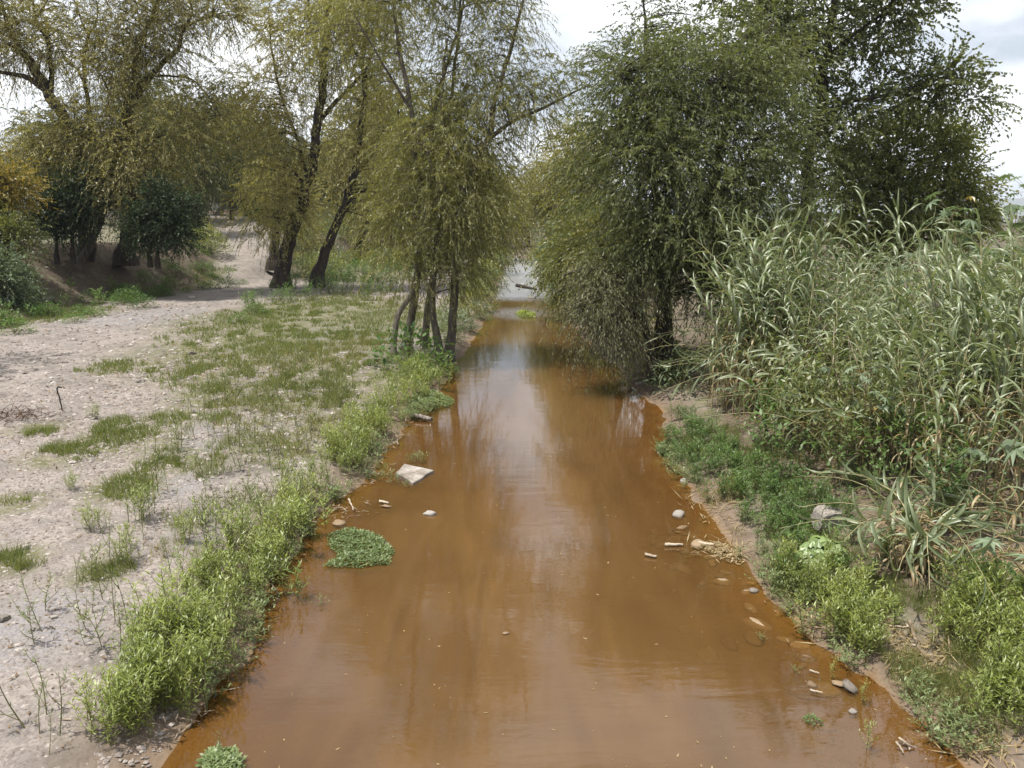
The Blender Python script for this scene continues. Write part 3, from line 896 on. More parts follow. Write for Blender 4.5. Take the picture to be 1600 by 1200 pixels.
tree('willow_tree', 'big willow on the high bank with a bare black forked limb against the sky',
     [(pl([(196, 402), (203, 360), (216, 320), (214, 270), (205, 220), (200, 175), (216, 138)], D + 1), .50, .28),
      (pl([(216, 138), (213, 105), (214, 75), (226, 50), (240, 20), (252, -20)], D + 1), .26, .10),
      (pl([(216, 138), (238, 115), (262, 92), (278, 76), (286, 48), (304, 34), (330, 26)], D + 1), .20, .06),
      (pl([(240, 118), (270, 119), (300, 124), (325, 150), (345, 180)], D + .5), .075, .025),
      (pl([(286, 48), (300, 20), (290, -20)], D + 1), .09, .03),
      (pl([(206, 225), (180, 170), (160, 120), (135, 95)], D + 1.5), .09, .03)],
     [bl(205, 40, D, 55, 60, 18), bl(180, 120, D, 45, 55, 14), bl(250, 60, D + 1, 50, 40, 8), bl(300, -10, D, 70, 40, 14), bl(340, 30, D, 50, 30, 7), bl(200, 250, D - 1, 60, 45, 17), bl(260, 210, D, 60, 45, 12),
      bl(210, -60, D, 110, 60, 18), bl(180, 290, D - 1.5, 45, 35, 10), bl(300, 160, D, 45, 35, 5), bl(330, 120, D, 40, 40, 3)],
     'willow', **LC)
tree('leaning_tree', 'lit leaning trunk on the slope of the high bank under the massive willow',
     [(pl([(122, 420), (140, 385), (156, 348), (166, 320), (176, 290), (190, 250)], D - 1.5), .26, .10)],
     [bl(175, 280, D - 1.5, 45, 35, 10), bl(215, 300, D - 1.5, 40, 35, 8)], 'willow', 'bark_grey', **LC)
tree('bare_tree', 'slender half-bare forked tree among the left willows',
     [(pl([(146, 400), (144, 300), (142, 190), (131, 120), (135, 70), (138, 55)], D + 4), .17, .10),
      (pl([(138, 55), (128, 35), (118, 5), (105, -20)], D + 4), .07, .02), (pl([(138, 55), (150, 35), (152, 10), (145, -15)], D + 4), .07, .02),
      (pl([(131, 130), (118, 105), (98, 90)], D + 4), .06, .02), (pl([(134, 95), (160, 88), (178, 78)], D + 4), .05, .015)],
     [bl(130, 10, D + 4, 40, 30, 7), bl(110, 90, D + 4, 25, 20, 4), bl(170, 75, D + 4, 20, 20, 3)], 'willow', per=(8, 8), leafL=.14, leafW=.03, droop=.3, L=(.5, 1.1), spread=.6, twig=.012)
CC = dict(leafL=.15, leafW=.06, per=(20, 10), droop=.25, L=(.3, .95), spread=.62, twig=.006, hang=.25, shell=.1)
for x0, yb, lb, bls in ((88, 398, 'small dark round-crowned tree on the high bank, thin trunk, left one of the first pair', [(90, 320, 30, 36, 26), (75, 345, 20, 18, 9)]),
                        (113, 398, 'small dark tree with thin trunk beside the massive willow trunk', [(118, 310, 30, 40, 26), (110, 355, 20, 15, 9)]),
                        (234, 404, 'small dark citrus-like tree on the bank edge by the path, left stem', [(232, 345, 26, 36, 22), (225, 370, 20, 15, 8)]),
                        (246, 406, 'small dark citrus-like tree drooping over the bank edge by the path', [(262, 335, 36, 44, 34), (280, 360, 22, 26, 12)])):
    D = 44.0
    tree('small_tree', lb, [(pl([(x0, yb), (x0 + 1, yb - 30), (x0 + 2, yb - 60)], D), .10, .05)], [bl(a, b, D, c, d_, n_) for a, b, c, d_, n_ in bls],
         'citrus', 'bark_dark', **CC)
tree('shrub', 'orange-yellow leafed shrub at the left picture edge', [(pl([(10, 400), (12, 340), (14, 290)], 40), .08, .03)],
     [bl(10, 290, 40, 34, 38, 26), bl(-30, 310, 40, 40, 50, 12)], 'orange_shrub', cat='shrub', **CC)
tree('shrub', 'dark green shrub below the orange-yellow one at the left picture edge', [(pl([(10, 430), (10, 390), (8, 360)], 39), .08, .03)],
     [bl(10, 370, 39, 32, 40, 22), bl(-35, 390, 39, 40, 50, 10)], 'mid_tree', cat='shrub', **CC)
tree('shrub', 'pale grey-leafed shrub at the foot of the high bank by the left picture edge', [(pl([(4, 490), (6, 460), (5, 430)], 36), .06, .02)],
     [bl(2, 440, 36, 26, 45, 24), bl(18, 480, 36, 26, 20, 12), bl(-40, 450, 36, 36, 50, 8)], 'grey_shrub', cat='shrub', **CC)

tree('willow_tree', 'willow just beyond the left picture edge, shading the gravel', [([(-19.5, 22, ground_z(-19.5, 22)), (-19.3, 22, 3), (-19.0, 22.3, 6), (-19.2, 22, 8.5)], .28, .08)],
     [((-18.6, 22, 7.5), (2.2, 2.6, 1.6), 16), ((-19.5, 20.5, 8.8), (2.0, 2.2, 1.5), 12)], 'willow', dens=.7, leafL=.2, leafW=.06, per=(13, 14), droop=.3, L=(.5, 1.1), spread=.7)
# --- pale-trunked trees by the street
D = 92.0
tree('pale_tree', 'pale curved trunk at the top of the dirt path', [(pl([(340, 336), (350, 318), (354, 300), (356, 280), (360, 255)], D), .32, .16),
     (pl([(354, 300), (345, 275), (335, 250)], D), .12, .05)], [bl(350, 235, D, 45, 35, 14), bl(310, 230, D, 40, 30, 10)], 'willow', 'bark_pale', **FC)
tree('pale_tree', 'thin straight white trunk right of the curved pale one', [(pl([(366, 322), (365, 295), (365, 270), (368, 240)], D + 3), .14, .08)],
     [bl(370, 240, D + 3, 40, 30, 12), bl(400, 270, D + 3, 35, 35, 10)], 'willow', 'bark_pale', **FC)

# --- the dark tree on the right bank and its neighbours
D = 24.0
RC = dict(dens=.8, leafL=.14, leafW=.038, per=(16, 19), droop=.42, L=(.6, 1.7), spread=.62, twig=.006, hang=.5)
tree('willow_tree', 'dark dense willow on the right bank, trunk shadowed, overhanging the river',
     [(pl([(1038, 560), (1038, 500), (1042, 440), (1060, 385), (1085, 345), (1110, 290), (1130, 220), (1140, 140)], D), .30, .09),
      (pl([(1042, 440), (1010, 415), (980, 408), (940, 400)], D - .5), .09, .03),
      (pl([(1060, 385), (1030, 320), (1000, 240), (980, 160), (970, 110)], D), .14, .04),
      (pl([(1085, 345), (1140, 290), (1180, 220)], D - .5), .11, .03)],
     [bl(1000, 180, D, 60, 62, 20), bl(1040, 150, D, 80, 70, 24), bl(1120, 160, D, 80, 80, 24), bl(985, 270, D, 50, 60, 16), bl(1030, 260, D - .8, 80, 70, 22), bl(1120, 270, D - .8, 70, 70, 20),
      bl(1190, 230, D, 60, 80, 18), bl(1080, 370, D - .6, 70, 50, 14), bl(1010, 370, D - .6, 50, 45, 11), bl(1170, 350, D, 60, 60, 14), bl(985, 120, D + 1, 36, 26, 6), bl(1075, 105, D + 1, 66, 30, 12), bl(1180, 110, D + 1, 60, 50, 12), bl(1130, 80, D + 1.5, 50, 24, 8), bl(1195, 60, D + 2, 45, 36, 9), bl(1080, 75, D + 1.5, 26, 16, 3), bl(985, 95, D + 1, 34, 14, 4),
      bl(1110, 430, D + .5, 70, 40, 13), bl(1180, 420, D + 1, 60, 50, 12), bl(1000, 430, D, 40, 30, 7), bl(1230, 330, D + 2, 50, 60, 10)],
     'dark_tree', **RC)
tree('willow_tree', 'low overhanging willow with pale dry drooping twigs sweeping to the river surface',
     [(pl([(1020, 568), (1005, 500), (980, 450), (950, 425), (915, 420), (880, 430)], D - 1), .12, .03), (pl([(1005, 500), (960, 470), (920, 465), (890, 478)], D - 1.3), .07, .02),
      (pl([(1010, 520), (985, 470), (960, 420), (935, 395)], D - .5), .07, .02)],
     [bl(925, 440, D - 1, 24, 30, 10), bl(945, 470, D - 1.2, 36, 36, 14), bl(915, 485, D - 1.3, 16, 26, 8), bl(960, 440, D - 1, 40, 40, 12), bl(960, 500, D - 1.3, 40, 34, 11), bl(945, 515, D - 1.5, 34, 16, 6), bl(1000, 480, D - 1, 36, 40, 9)],
     'dry_willow', leafL=.10, leafW=.020, per=(11, 13), droop=1.0, L=(.5, 1.1), spread=.36, twig=.007, hang=.7)
tree('bush', 'yellow-green bush in front of the dark right-bank willow', [(pl([(970, 520), (960, 450), (955, 400)], D + 2), .09, .03)],
     [bl(950, 380, D + 2, 36, 30, 15), bl(985, 390, D + 2, 28, 24, 8)], 'willow_green', cat='bush', **RC)
D = 31.0
PC = dict(dens=.9, leafL=.14, leafW=.09, per=(14, 12), droop=.3, L=(.5, 1.2), spread=.55, twig=.009, hang=.45)
tree('poplar_tree', 'tall open-crowned tree on the right bank with one leafy limb thrust outward',
     [(pl([(1252, 520), (1252, 430), (1258, 330), (1266, 240), (1284, 150), (1292, 90), (1300, 20), (1305, -80)], D), .33, .10),
      (pl([(1270, 225), (1310, 165), (1350, 155), (1400, 145), (1450, 128), (1500, 122), (1528, 140)], D - .5), .11, .02),
      (pl([(1292, 90), (1340, 50), (1380, 20), (1410, -20)], D), .10, .03), (pl([(1284, 150), (1240, 90), (1215, 30), (1200, -40)], D), .11, .03),
      (pl([(1500, 122), (1512, 150), (1505, 180)], D - .5), .025, .01)],
     [bl(1250, 20, D, 70, 60, 20), bl(1300, -60, D, 90, 60, 18), bl(1390, 20, D, 55, 40, 15), bl(1420, -30, D, 50, 40, 9), bl(1350, 90, D, 45, 30, 7), bl(1250, 120, D, 60, 50, 14), bl(1430, 145, D - .5, 38, 24, 9), bl(1480, 120, D - .5, 30, 18, 8),
      bl(1516, 150, D - .5, 14, 26, 4), bl(1340, 150, D, 50, 26, 8), bl(1200, 60, D, 50, 40, 12), bl(1180, -30, D, 60, 40, 10), bl(1240, 250, D, 50, 60, 11), bl(1290, 260, D, 40, 40, 7), bl(1300, 200, D, 50, 40, 9), bl(1320, -150, D, 80, 60, 9)],
     'dark_tree', **PC)
tree('broad_tree', 'broad lighter green tree behind the reeds, beside the tall open-crowned tree',
     [(pl([(1400, 520), (1402, 430), (1405, 360), (1400, 280)], D + 3), .24, .08), (pl([(1405, 360), (1440, 290), (1470, 230)], D + 3), .12, .03), (pl([(1404, 370), (1460, 330), (1510, 290)], D + 3), .10, .03)],
     [bl(1380, 250, D + 2, 60, 50, 26), bl(1440, 240, D + 2, 55, 50, 22), bl(1400, 320, D + 2, 70, 50, 24), bl(1480, 300, D + 2, 45, 45, 18), bl(1330, 300, D + 2, 60, 60, 18), bl(1510, 335, D + 2, 36, 30, 12), bl(1450, 200, D + 3, 40, 26, 9), bl(1515, 270, D + 2, 22, 30, 5), bl(1320, 390, D + 3, 60, 40, 12), bl(1450, 380, D + 1, 70, 30, 12)],
     'mid_tree', **PC)
tree('slim_tree', 'slim sparse treetop rising above the dark right-bank willow', [(pl([(1030, 480), (1020, 200), (1010, 80), (1006, 20), (1004, -40)], 33), .16, .02)],
     [bl(1010, 20, 33, 34, 34, 6), bl(1050, 60, 33, 30, 30, 6), bl(1090, 40, 33, 25, 25, 4), bl(1010, 95, 33, 30, 15, 4)], 'dark_tree', per=(9, 8), leafL=.13, leafW=.07, droop=.3, L=(.5, 1.1), spread=.5, twig=.008)

# --- shrubs and trees lining the right bank upstream
D = 40.0
BC = dict(leafL=.22, leafW=.075, per=(13, 14), droop=.55, L=(.6, 1.6), spread=.7, twig=.01, hang=.45)
for x0, yb, Dq, lf, lb, bls in (
    (905, 470, 40, 'mid_tree', 'grey-green willow bush on the right bank upstream of the overhanging one', [(900, 400, 36, 45, 18), (930, 360, 36, 40, 16), (895, 430, 18, 26, 8)]),
    (875, 440, 55, 'grey_shrub', 'bluish leafy bush where the right bank narrows', [(880, 405, 14, 26, 11), (892, 370, 22, 30, 12)]),
    (930, 440, 48, 'willow_green', 'willow with pale curved limbs standing behind the right-bank bushes', [(910, 300, 40, 50, 20), (900, 240, 45, 40, 14), (940, 330, 36, 40, 12)]),
    (862, 420, 72, 'willow_green', 'far bushy willow near the river bend on the right bank', [(862, 340, 26, 45, 15), (850, 290, 26, 30, 11), (880, 300, 30, 40, 13)]),
    (905, 420, 70, 'willow', 'olive far willow above the right-bank bushes', [(900, 230, 40, 40, 16), (880, 270, 36, 36, 12), (930, 240, 30, 40, 11)])):
    q = [(x0, yb), (x0 - 2, yb - 45), (x0 - 5, yb - 90), (x0 - 8, yb - 130)]
    tree('willow_bush', lb, [(pl(q, Dq), .2, .05)], [bl(a, b, Dq, c, d_, n_) for a, b, c, d_, n_ in bls], lf, 'bark_grey', **BC)
for x0, yb, Dq, lf, lb, bls in (
    (826, 395, 125, 'willow', 'olive treetops closing the view at the river bend', [(825, 320, 30, 40, 22), (800, 300, 30, 40, 15), (850, 280, 36, 40, 22)]),
    (785, 400, 100, 'willow_green', 'far left-bank tree standing where the river disappears', [(790, 350, 26, 40, 16), (780, 300, 30, 40, 14)]),
    (745, 420, 75, 'willow_green', 'green willow behind the waterside clump on the left bank', [(745, 350, 40, 50, 18), (720, 300, 40, 50, 12)])):
    q = [(x0, yb), (x0, yb - 40), (x0 + 3, yb - 90)]
    tree('willow_tree', lb, [(pl(q, Dq), .35, .1)], [bl(a, b, Dq, c, d_, n_) for a, b, c, d_, n_ in bls], lf, 'bark_dark', **FC)

# --- treeline around the fields and the street: copies of three background trees
def bg_tree(seed_h, lf, spec):
    o = np.array([0.0, 0.0, 0.0])
    tr = empty('background_tree', (0, 0, 0))
    tb = MB(); tube(tb, smooth_path([(0, 0, -.4), (.1, 0, seed_h * .3), (-.1, .1, seed_h * .55)], 8), np.linspace(.3, .12, 8), 6)
    tb.build('trunk', [M['bark_dark']], tr)
    cm = MB(); S, D0, LL, CV = [], [], [], []
    for c, r3, n_ in spec:
        cs = np.array(c) + rdir(n_) * np.array(r3) * (.45 + .55 * R.random(n_))[:, None] ** .6
        for cc in cs:
            oo = R.normal(size=(10, 3)) * 1.0
            S.append(cc + oo * .6); D0.append(norm(oo + [0, 0, .2])); LL.append(.8 + 1.6 * R.random(10)); CV.append(np.full(10, R.random()))
    S, D0, LL, CV = map(np.concatenate, (S, D0, LL, CV))
    strands(cm, None, S, D0, LL, 10, .42, .14, .35, True, .8, 0, .25, CV)
    cm.build('crown', [M[lf]], tr, smooth=False)
    return tr
protos = [bg_tree(9, 'far_tree', [((0, 0, 6.5), (3, 3, 2.6), 46), ((1.5, .5, 8.5), (2, 2, 2), 22), ((-2, 0, 5), (2, 2, 1.8), 20)]),
          bg_tree(12, 'far_tree', [((0, 0, 8), (2.6, 2.6, 4), 60), ((.8, 0, 11), (1.6, 1.6, 2), 20)]),
          bg_tree(7, 'far_tree', [((0, 0, 4.5), (3.6, 3, 2.4), 60), ((2, 1, 5.5), (2, 2, 1.6), 18)])]
used = [False] * 3
def place_bg(i, x, y, s, label, group):
    if used[i]:
        r = protos[i].copy(); COL.objects.link(r)
        for ch in protos[i].children:
            c = ch.copy(); COL.objects.link(c); c.parent = r
    else:
        r = protos[i]; used[i] = True
    r.location = (x, y, zat(x, y)); r.rotation_euler = (0, 0, R.random() * 6.28); r.scale = (s, s, s * (.9 + .2 * R.random()))
    tag(r, label, 'tree', group)
for px, D_, s, i in ((330, 112, 1.5, 0), (375, 116, 1.3, 1), (300, 125, 1.7, 0), (420, 110, 1.5, 0), (470, 118, 1.4, 2), (250, 118, 1.5, 1), (515, 126, 1.5, 0), (640, 122, 1.5, 0), (200, 128, 1.5, 2), (120, 130, 1.6, 0),
                     (20, 118, 1.2, 2), (680, 128, 1.6, 1), (720, 132, 1.5, 0), (-60, 115, 1.4, 0), (760, 140, 1.4, 0), (600, 138, 1.7, 1), (395, 92, 1.0, 2), (430, 96, 1.1, 0), (475, 100, 1.0, 2), (300, 92, 1.1, 2), (270, 84, 1.0, 0), (520, 104, 1.1, 2), (560, 108, 1.2, 0), (650, 104, 1.2, 2), (700, 100, 1.1, 0), (225, 80, .9, 2), (170, 84, 1.0, 0), (318, 72, .8, 1), (292, 80, 1.1, 1), (372, 84, .9, 1)):
    x = (px - 800) / FPX * D_
    place_bg(i, x, D_, s, 'soft olive-green tree in the line behind the left-bank willows', 'trees behind the left-bank willows')
for k_ in range(26):
    D_ = 135 + 30 * R.random(); px = 800 + 900 * (k_ + R.random()) / 26
    place_bg(int(R.integers(3)), (px - 800) / FPX * D_, D_, .36 + .2 * R.random(), 'distant tree in the line beyond the right-bank field', 'trees beyond the right-bank field')
for k_ in range(46):
    D_ = 330 + 160 * R.random(); px = -200 + 2100 * (k_ + R.random()) / 46
    place_bg(int(R.integers(3)), (px - 800) / FPX * D_, D_, .7 + .3 * R.random(), 'tiny tree in the farthest treeline under the hills', 'farthest treeline')

# ------------------------------------------------------------------ herbs, weeds and grass
def in_poly(x, y, poly):
    inside = np.zeros(x.shape, bool)
    n = len(poly)
    for i in range(n):
        (x0, y0), (x1, y1) = poly[i], poly[(i + 1) % n]
        c = ((y0 > y) != (y1 > y)) & (x < (x1 - x0) * (y - y0) / (y1 - y0 + 1e-12) + x0)
        inside ^= c
    return inside

def region(px_poly, density, limit=400, keep=None):
    """random ground points inside an outline given on the photograph"""
    w = np.array([GR(a, b)[:2] for a, b in px_poly])
    lo, hi = w.min(0), w.max(0)
    n = int((hi[0] - lo[0]) * (hi[1] - lo[1]) * density)
    p = lo + (hi - lo) * R.random((n, 2))
    p = p[in_poly(p[:, 0], p[:, 1], w)]
    if keep is not None:
        p = p[[keep(a, b) for a, b in p]]
    return p[:limit]

def weed_mesh(name, h, nb, leafL, leafW, mats, nleaf=11, spread=.35, lean=.08, upl=.35, bare=.1):
    """leafy stalk with side shoots; the stalk is straight, leaves lanceolate"""
    mb = MB()
    top = np.array([R.normal() * lean, R.normal() * lean, 1.0]) * h
    main = smooth_path([(0, 0, -.03), top * .5 + R.normal(size=3) * .03 * h, top], 6)
    tube(mb, main, np.linspace(.006, .002, 6) * (h / .6) ** .5, 4, 1)
    P_, D_, LV = [], [], []
    def shoot(path, n, l0):
        for t in np.linspace(l0, 1, n):
            i = min(int(t * (len(path) - 1)), len(path) - 2)
            f = t * (len(path) - 1) - i
            q = path[i] * (1 - f) + path[i + 1] * f
            tg = norm(path[i + 1] - path[i])
            a = R.random() * 6.28
            o = np.array([math.cos(a), math.sin(a), 0])
            P_.append(q); D_.append(norm(o * .9 + tg * upl * (1 + t) + R.normal(size=3) * .15)); LV.append(t)
    shoot(main, int(nleaf * 1.8), bare)
    for b in range(nb):
        t = .12 + .75 * (b + R.random()) / nb
        i = t * 5; k_ = min(int(i), 4)
        s = main[k_] * (1 - (i - k_)) + main[k_ + 1] * (i - k_)
        a = b * 2.4 + R.random()
        ln = h * (.25 + .45 * (1 - t)) * (.8 + .5 * R.random())
        e = s + np.array([math.cos(a) * spread * ln * 1.3, math.sin(a) * spread * ln * 1.3, ln * .82])
        br = smooth_path([s, (s + e) / 2 + np.array([math.cos(a), math.sin(a), -.2]) * ln * .08, e], 4)
        tube(mb, br, np.linspace(.0035, .0015, 4), 3, 1)
        shoot(br, nleaf, .08)
    P_, D_ = np.array(P_), np.array(D_)
    n = len(P_)
    leaves(mb, P_, D_, np.cross(D_, np.array([0, 0, 1.0])) + R.normal(size=(n, 3)) * .25, leafL * (.6 + .6 * R.random(n)), leafW * (.7 + .6 * R.random(n)), 0, np.clip(.35 + .4 * np.array(LV) * R.random(n) + .25 * R.random(n), 0, 1))
    return mb.mesh(name, mats, smooth=False)

def bush_mesh(name, r, h, n, leafL, leafW, mats):
    """low mound of broad leaves on short stems"""
    mb = MB()
    d = rdir(n); d[:, 2] = np.abs(d[:, 2])
    rr = (.55 + .45 * R.random(n)) ** .7
    p = d * rr[:, None] * np.array([r, r, h])
    for i in range(0, n, max(1, n // 26)):
        tube(mb, smooth_path([(0, 0, -.03), p[i] * [.45, .45, .6], p[i]], 4), np.linspace(.007, .003, 4), 3, 1)
    ld = norm(d * [1, 1, .25] + R.normal(size=(n, 3)) * .45)
    leaves(mb, p, ld, np.cross(ld, np.array([0, 0, 1.0])) + R.normal(size=(n, 3)) * .2, leafL * (.6 + .7 * R.random(n)), leafW * (.6 + .7 * R.random(n)), 0, R.random(n))
    return mb.mesh(name, mats, smooth=False)

def clump_mesh(name, makers, n, off):
    """several stalks from one root"""
    src = [f() for f in makers for _ in range(n)]
    mb = MB()
    for me in src:
        v = np.zeros(len(me.vertices) * 3); me.vertices.foreach_get('co', v); v = v.reshape(-1, 3)
        at = np.zeros(len(v)); me.attributes['var'].data.foreach_get('value', at)
        a = R.random() * 6.28; c_, s_ = math.cos(a), math.sin(a)
        k = .75 + .4 * R.random()
        v = np.stack([v[:, 0] * c_ - v[:, 1] * s_ + R.normal() * off / k, v[:, 0] * s_ + v[:, 1] * c_ + R.normal() * off / k, v[:, 2]], -1) * k
        mi = np.array([p.material_index for p in me.polygons])
        q = np.array([tuple(p.vertices) for p in me.polygons])
        mb.add(v, q, 0, at); mb.m[-1] = mi
        bpy.data.meshes.remove(me)
    me = mb.mesh(name, list(WM), smooth=False)
    return me

WM = [M['weed'], M['weed_stem']]
weeds_tall = [weed_mesh('waterside_weed', .62, 7, .085, .016, WM) for _ in range(4)] + [weed_mesh('waterside_weed', .5, 9, .075, .015, WM, spread=.5) for _ in range(3)]
weeds_clump = [clump_mesh('waterside_weed', [lambda: weed_mesh('stalk', .68, 6, .09, .016, WM, spread=.28), lambda: weed_mesh('stalk', .48, 7, .085, .016, WM, spread=.4)], 2, .17) for _ in range(6)]
weeds_deep = [weed_mesh('bank_herb', .45, 8, .085, .022, [M['weed_deep'], M['weed_stem']], spread=.55) for _ in range(4)]
weeds_thin = [weed_mesh('thin_weed', .5, 2, .055, .011, [M['weed_dull'], M['weed_stem']], nleaf=8, spread=.25, bare=.25) for _ in range(4)] + \
             [weed_mesh('thin_weed', .34, 5, .06, .013, [M['weed_dull'], M['weed_stem']], nleaf=8, spread=.5) for _ in range(3)]
weeds_grey = [weed_mesh('trailing_herb', .22, 8, .055, .014, [M['mat_leaf'], M['weed_stem']], nleaf=8, spread=1.1) for _ in range(4)]
broad_low = [bush_mesh('broad_herb', .42, .36, 120, .13, .085, [M['weed_deep'], M['weed_stem']]) for _ in range(3)]
bush_big = [bush_mesh('leafy_bush', .8, .7, 420, .12, .06, [M['weed_deep'], M['weed_stem']]) for _ in range(3)]

def plant(meshes, name, x, y, s, label, cat, group, dz=0.0, water=False, tilt=.1):
    z = ground_z(x, y)
    if water: z = max(z, 0.0)
    o = link(name, meshes[int(R.integers(len(meshes)))], None, (x, y, z + dz), (R.normal() * tilt, R.normal() * tilt, R.random() * 6.28), s)
    return tag(o, label, cat, group)

def on_left(x, y): return x < xl(y) - .02 and hbase(np.array([x]), np.array([y]))[0] > 0
def on_right(x, y): return x > xr(y) + .03

# dense bright strip at the left waterline
def edge_strip(y0, y1, w0, w1, n):
    y = y0 + (y1 - y0) * R.random(n)
    w = w0 + (w1 - w0) * R.random(n) ** 1.3
    return np.stack([xl(y) - w, y], -1)
G1 = 'bright weeds along the left waterline'
sp_ = np.array([GR(a_, b_)[:2] for a_, b_ in ((205, 1150), (255, 1070), (310, 1000), (365, 925), (420, 850), (465, 795), (515, 745), (560, 700), (595, 662), (620, 630), (650, 598), (665, 580))])
st_ = 11 * R.random(300) ** 1.15
sp_i = np.minimum(st_.astype(int), 10); sp_f = (st_ - sp_i)[:, None]
strip = sp_[sp_i] * (1 - sp_f) + sp_[sp_i + 1] * sp_f
strip[:, 0] += R.normal(size=300) * np.interp(strip[:, 1], [7, 9, 13, 16, 22], [.16, .26, .34, .22, .32])
strip[:, 0] = np.minimum(strip[:, 0], xl(strip[:, 1]) - .03)
for x, y in strip[:300]:
    u_ = R.random()
    plant(weeds_clump if u_ < .62 else (weeds_tall if u_ < .82 else weeds_thin), 'waterside_weed', x, y, .88 * (.62 + .62 * R.random() ** 1.3) * (1.08 + .28 * mnoise.noise((x * 1.3, y * 1.1, 5.5))), 'bright green leafy weed in the dense strip along the left waterline', 'weed', G1)
# grey-green trailing herbs at the strip foot, both banks
for x, y in np.concatenate([edge_strip(6.8, 14, -.12, .1, 46), edge_strip(19.0, 20.5, -.55, .2, 34), edge_strip(14.2, 17, -.1, .4, 30)]):
    plant(weeds_grey, 'trailing_herb', x, y, .7 + .6 * R.random(), 'low grey-green herb trailing at the left water edge', 'herb', 'trailing herbs at the left water edge', water=True)
# scattered thin weeds on the gravel
pts = region([(30, 1190), (170, 1190), (260, 990), (420, 790), (560, 620), (470, 560), (330, 600), (200, 760), (110, 900), (40, 1010)], 5.0, 290, on_left)
for x, y in pts:
    plant(weeds_thin, 'thin_weed', x, y, .7 + .9 * R.random(), 'thin upright weed scattered over the left gravel bank', 'weed', 'thin weeds on the left gravel')
for px, py, s, lb in ((450, 470, 1.5, None), (150, 815, 1.1, 'yellow-green weed tuft on the gravel left of the dense strip'), (225, 800, 1.3, 'tall pale weed cluster in the middle of the left gravel'),
                      (290, 835, 1.0, 'broad-leafed bright weed above a dark patch on the left gravel'), (195, 870, 1.1, 'bushy yellow-green weed near the lower left gravel'),
                      (115, 750, .8, 'lone small dark weed on the pale shingle'), (145, 640, .7, 'lone weed tuft below the dry stick')):
    if lb:
        q = GR(px, py + 14)
        t = tag(empty('weed_tuft', q), lb, 'weed')
        for j in range(6):
            a = R.random() * 6.28; rr = .16 * math.sqrt(R.random()) * s
            link('shoot', weeds_tall[int(R.integers(7))], t, (math.cos(a) * rr, math.sin(a) * rr, 0), (R.normal() * .12, R.normal() * .12, R.random() * 6.28), s * (.5 + .3 * R.random()))
# lush green patch behind the gravel and under the willows
pts = region([(370, 500), (470, 470), (620, 470), (690, 430), (600, 415), (520, 430), (470, 445), (380, 465)], .8, 130, on_left)
for x, y in pts:
    plant(weeds_deep, 'shade_herb', x, y, 1.2 + 1.0 * R.random(), 'deep green herb growing in the shade behind the left gravel', 'herb', 'green herbs behind the left gravel')
for px, py, s, lb in ((590, 440, 1.7, 'large leafy bush with pale leaves behind the leaning willow'), (560, 425, 1.5, 'leafy bush right of the leaning willow foot'), (610, 455, 1.3, 'rounded leafy bush at the edge of the shaded grass'),
                      (545, 440, 1.1, 'small leafy bush close to the leaning willow foot'), (400, 492, .9, 'green bush at the left end of the grass'), (440, 470, 1.0, 'yellow-green bush by the thick path-side willow'), (375, 505, .7, 'grey-green little bush beside the grey shingle')):
    q = GR(px, py)
    tag(link('leafy_bush', bush_big[int(R.integers(3))], None, q, (0, 0, R.random() * 6), s), lb, 'bush', 'bushes behind the left gravel')
for j, (px, py, s, lb) in enumerate(((640, 572, 2.0, 'dark leafy bush at the foot of the waterside willow clump'), (668, 588, 1.2, 'broad-leafed herb spilling to the water below the willow clump'), (625, 568, .6, 'low leafy herb beside the bent dead trunk'),
                          (700, 585, .5, 'small herb on the roots of the willow clump'), (735, 520, .7, 'leafy bush on the river side of the willow clump'), (755, 500, .6, 'leafy bush just upstream of the willow clump'))):
    q = GR(px, py)
    tag(link('leafy_bush', bush_big[j % 3], None, q, (0, 0, R.random() * 6), s), lb, 'bush', 'bushes at the willow clump')
# bushes on the high bank
for px, py, s, lb in ((275, 432, 1.2, 'bright green bush at the foot of the high bank'), (262, 420, 1.0, 'green bush on the slope under the citrus-like trees'), (305, 400, 1.3, 'grey-green bush between the high bank and the path'),
                      (330, 390, 1.0, 'small bush beside the dirt path'), (60, 470, .9, 'dark bush at the toe of the high bank'), (30, 455, 1.0, 'bush on the slope near the left picture edge'), (400, 345, 2.2, 'shaded bush on the right side of the rising path'),
                      (425, 330, 2.4, 'bluish bush to the right of the rising path'), (385, 330, 1.6, 'green bush near the white trunk')):
    q = GR(px, py)
    tag(link('leafy_bush', bush_big[int(R.integers(3))], None, q, (0, 0, R.random() * 6), s), lb, 'bush', 'bushes along the high bank and path')

# right bank herbs
def right_strip(y0, y1, w0, w1, n):
    y = y0 + (y1 - y0) * R.random(n)
    w = w0 + (w1 - w0) * R.random(n)
    return np.stack([xr(y) + w, y], -1)
GRP = 'weeds along the right waterline'
CLEAR = [(GR(a_, b_)[:2], r_) for a_, b_, r_ in ((1285, 895, .42), (1290, 840, .34), (1430, 1040, .42), (1400, 1000, .36), (1460, 1075, .34), (1395, 960, .3), (1440, 900, .45), (1560, 880, .5), (1600, 900, .5), (1130, 800, .4), (1120, 760, .4))]
def clear_of(x, y): return all(math.hypot(x - c_[0], y - c_[1]) > r_ for c_, r_ in CLEAR)
rs = np.concatenate([right_strip(6.2, 8.6, .35, 2.4, 120), right_strip(8.0, 10.2, .08, .9, 62), right_strip(8.0, 9.6, 1.6, 2.6, 30)])
for x, y in rs:
    if not clear_of(x, y): continue
    plant(weeds_clump if R.random() < .5 else weeds_tall, 'bank_weed', x, y, .55 + .4 * R.random(), 'bright green leafy weed crowding the lower right bank', 'weed', GRP)
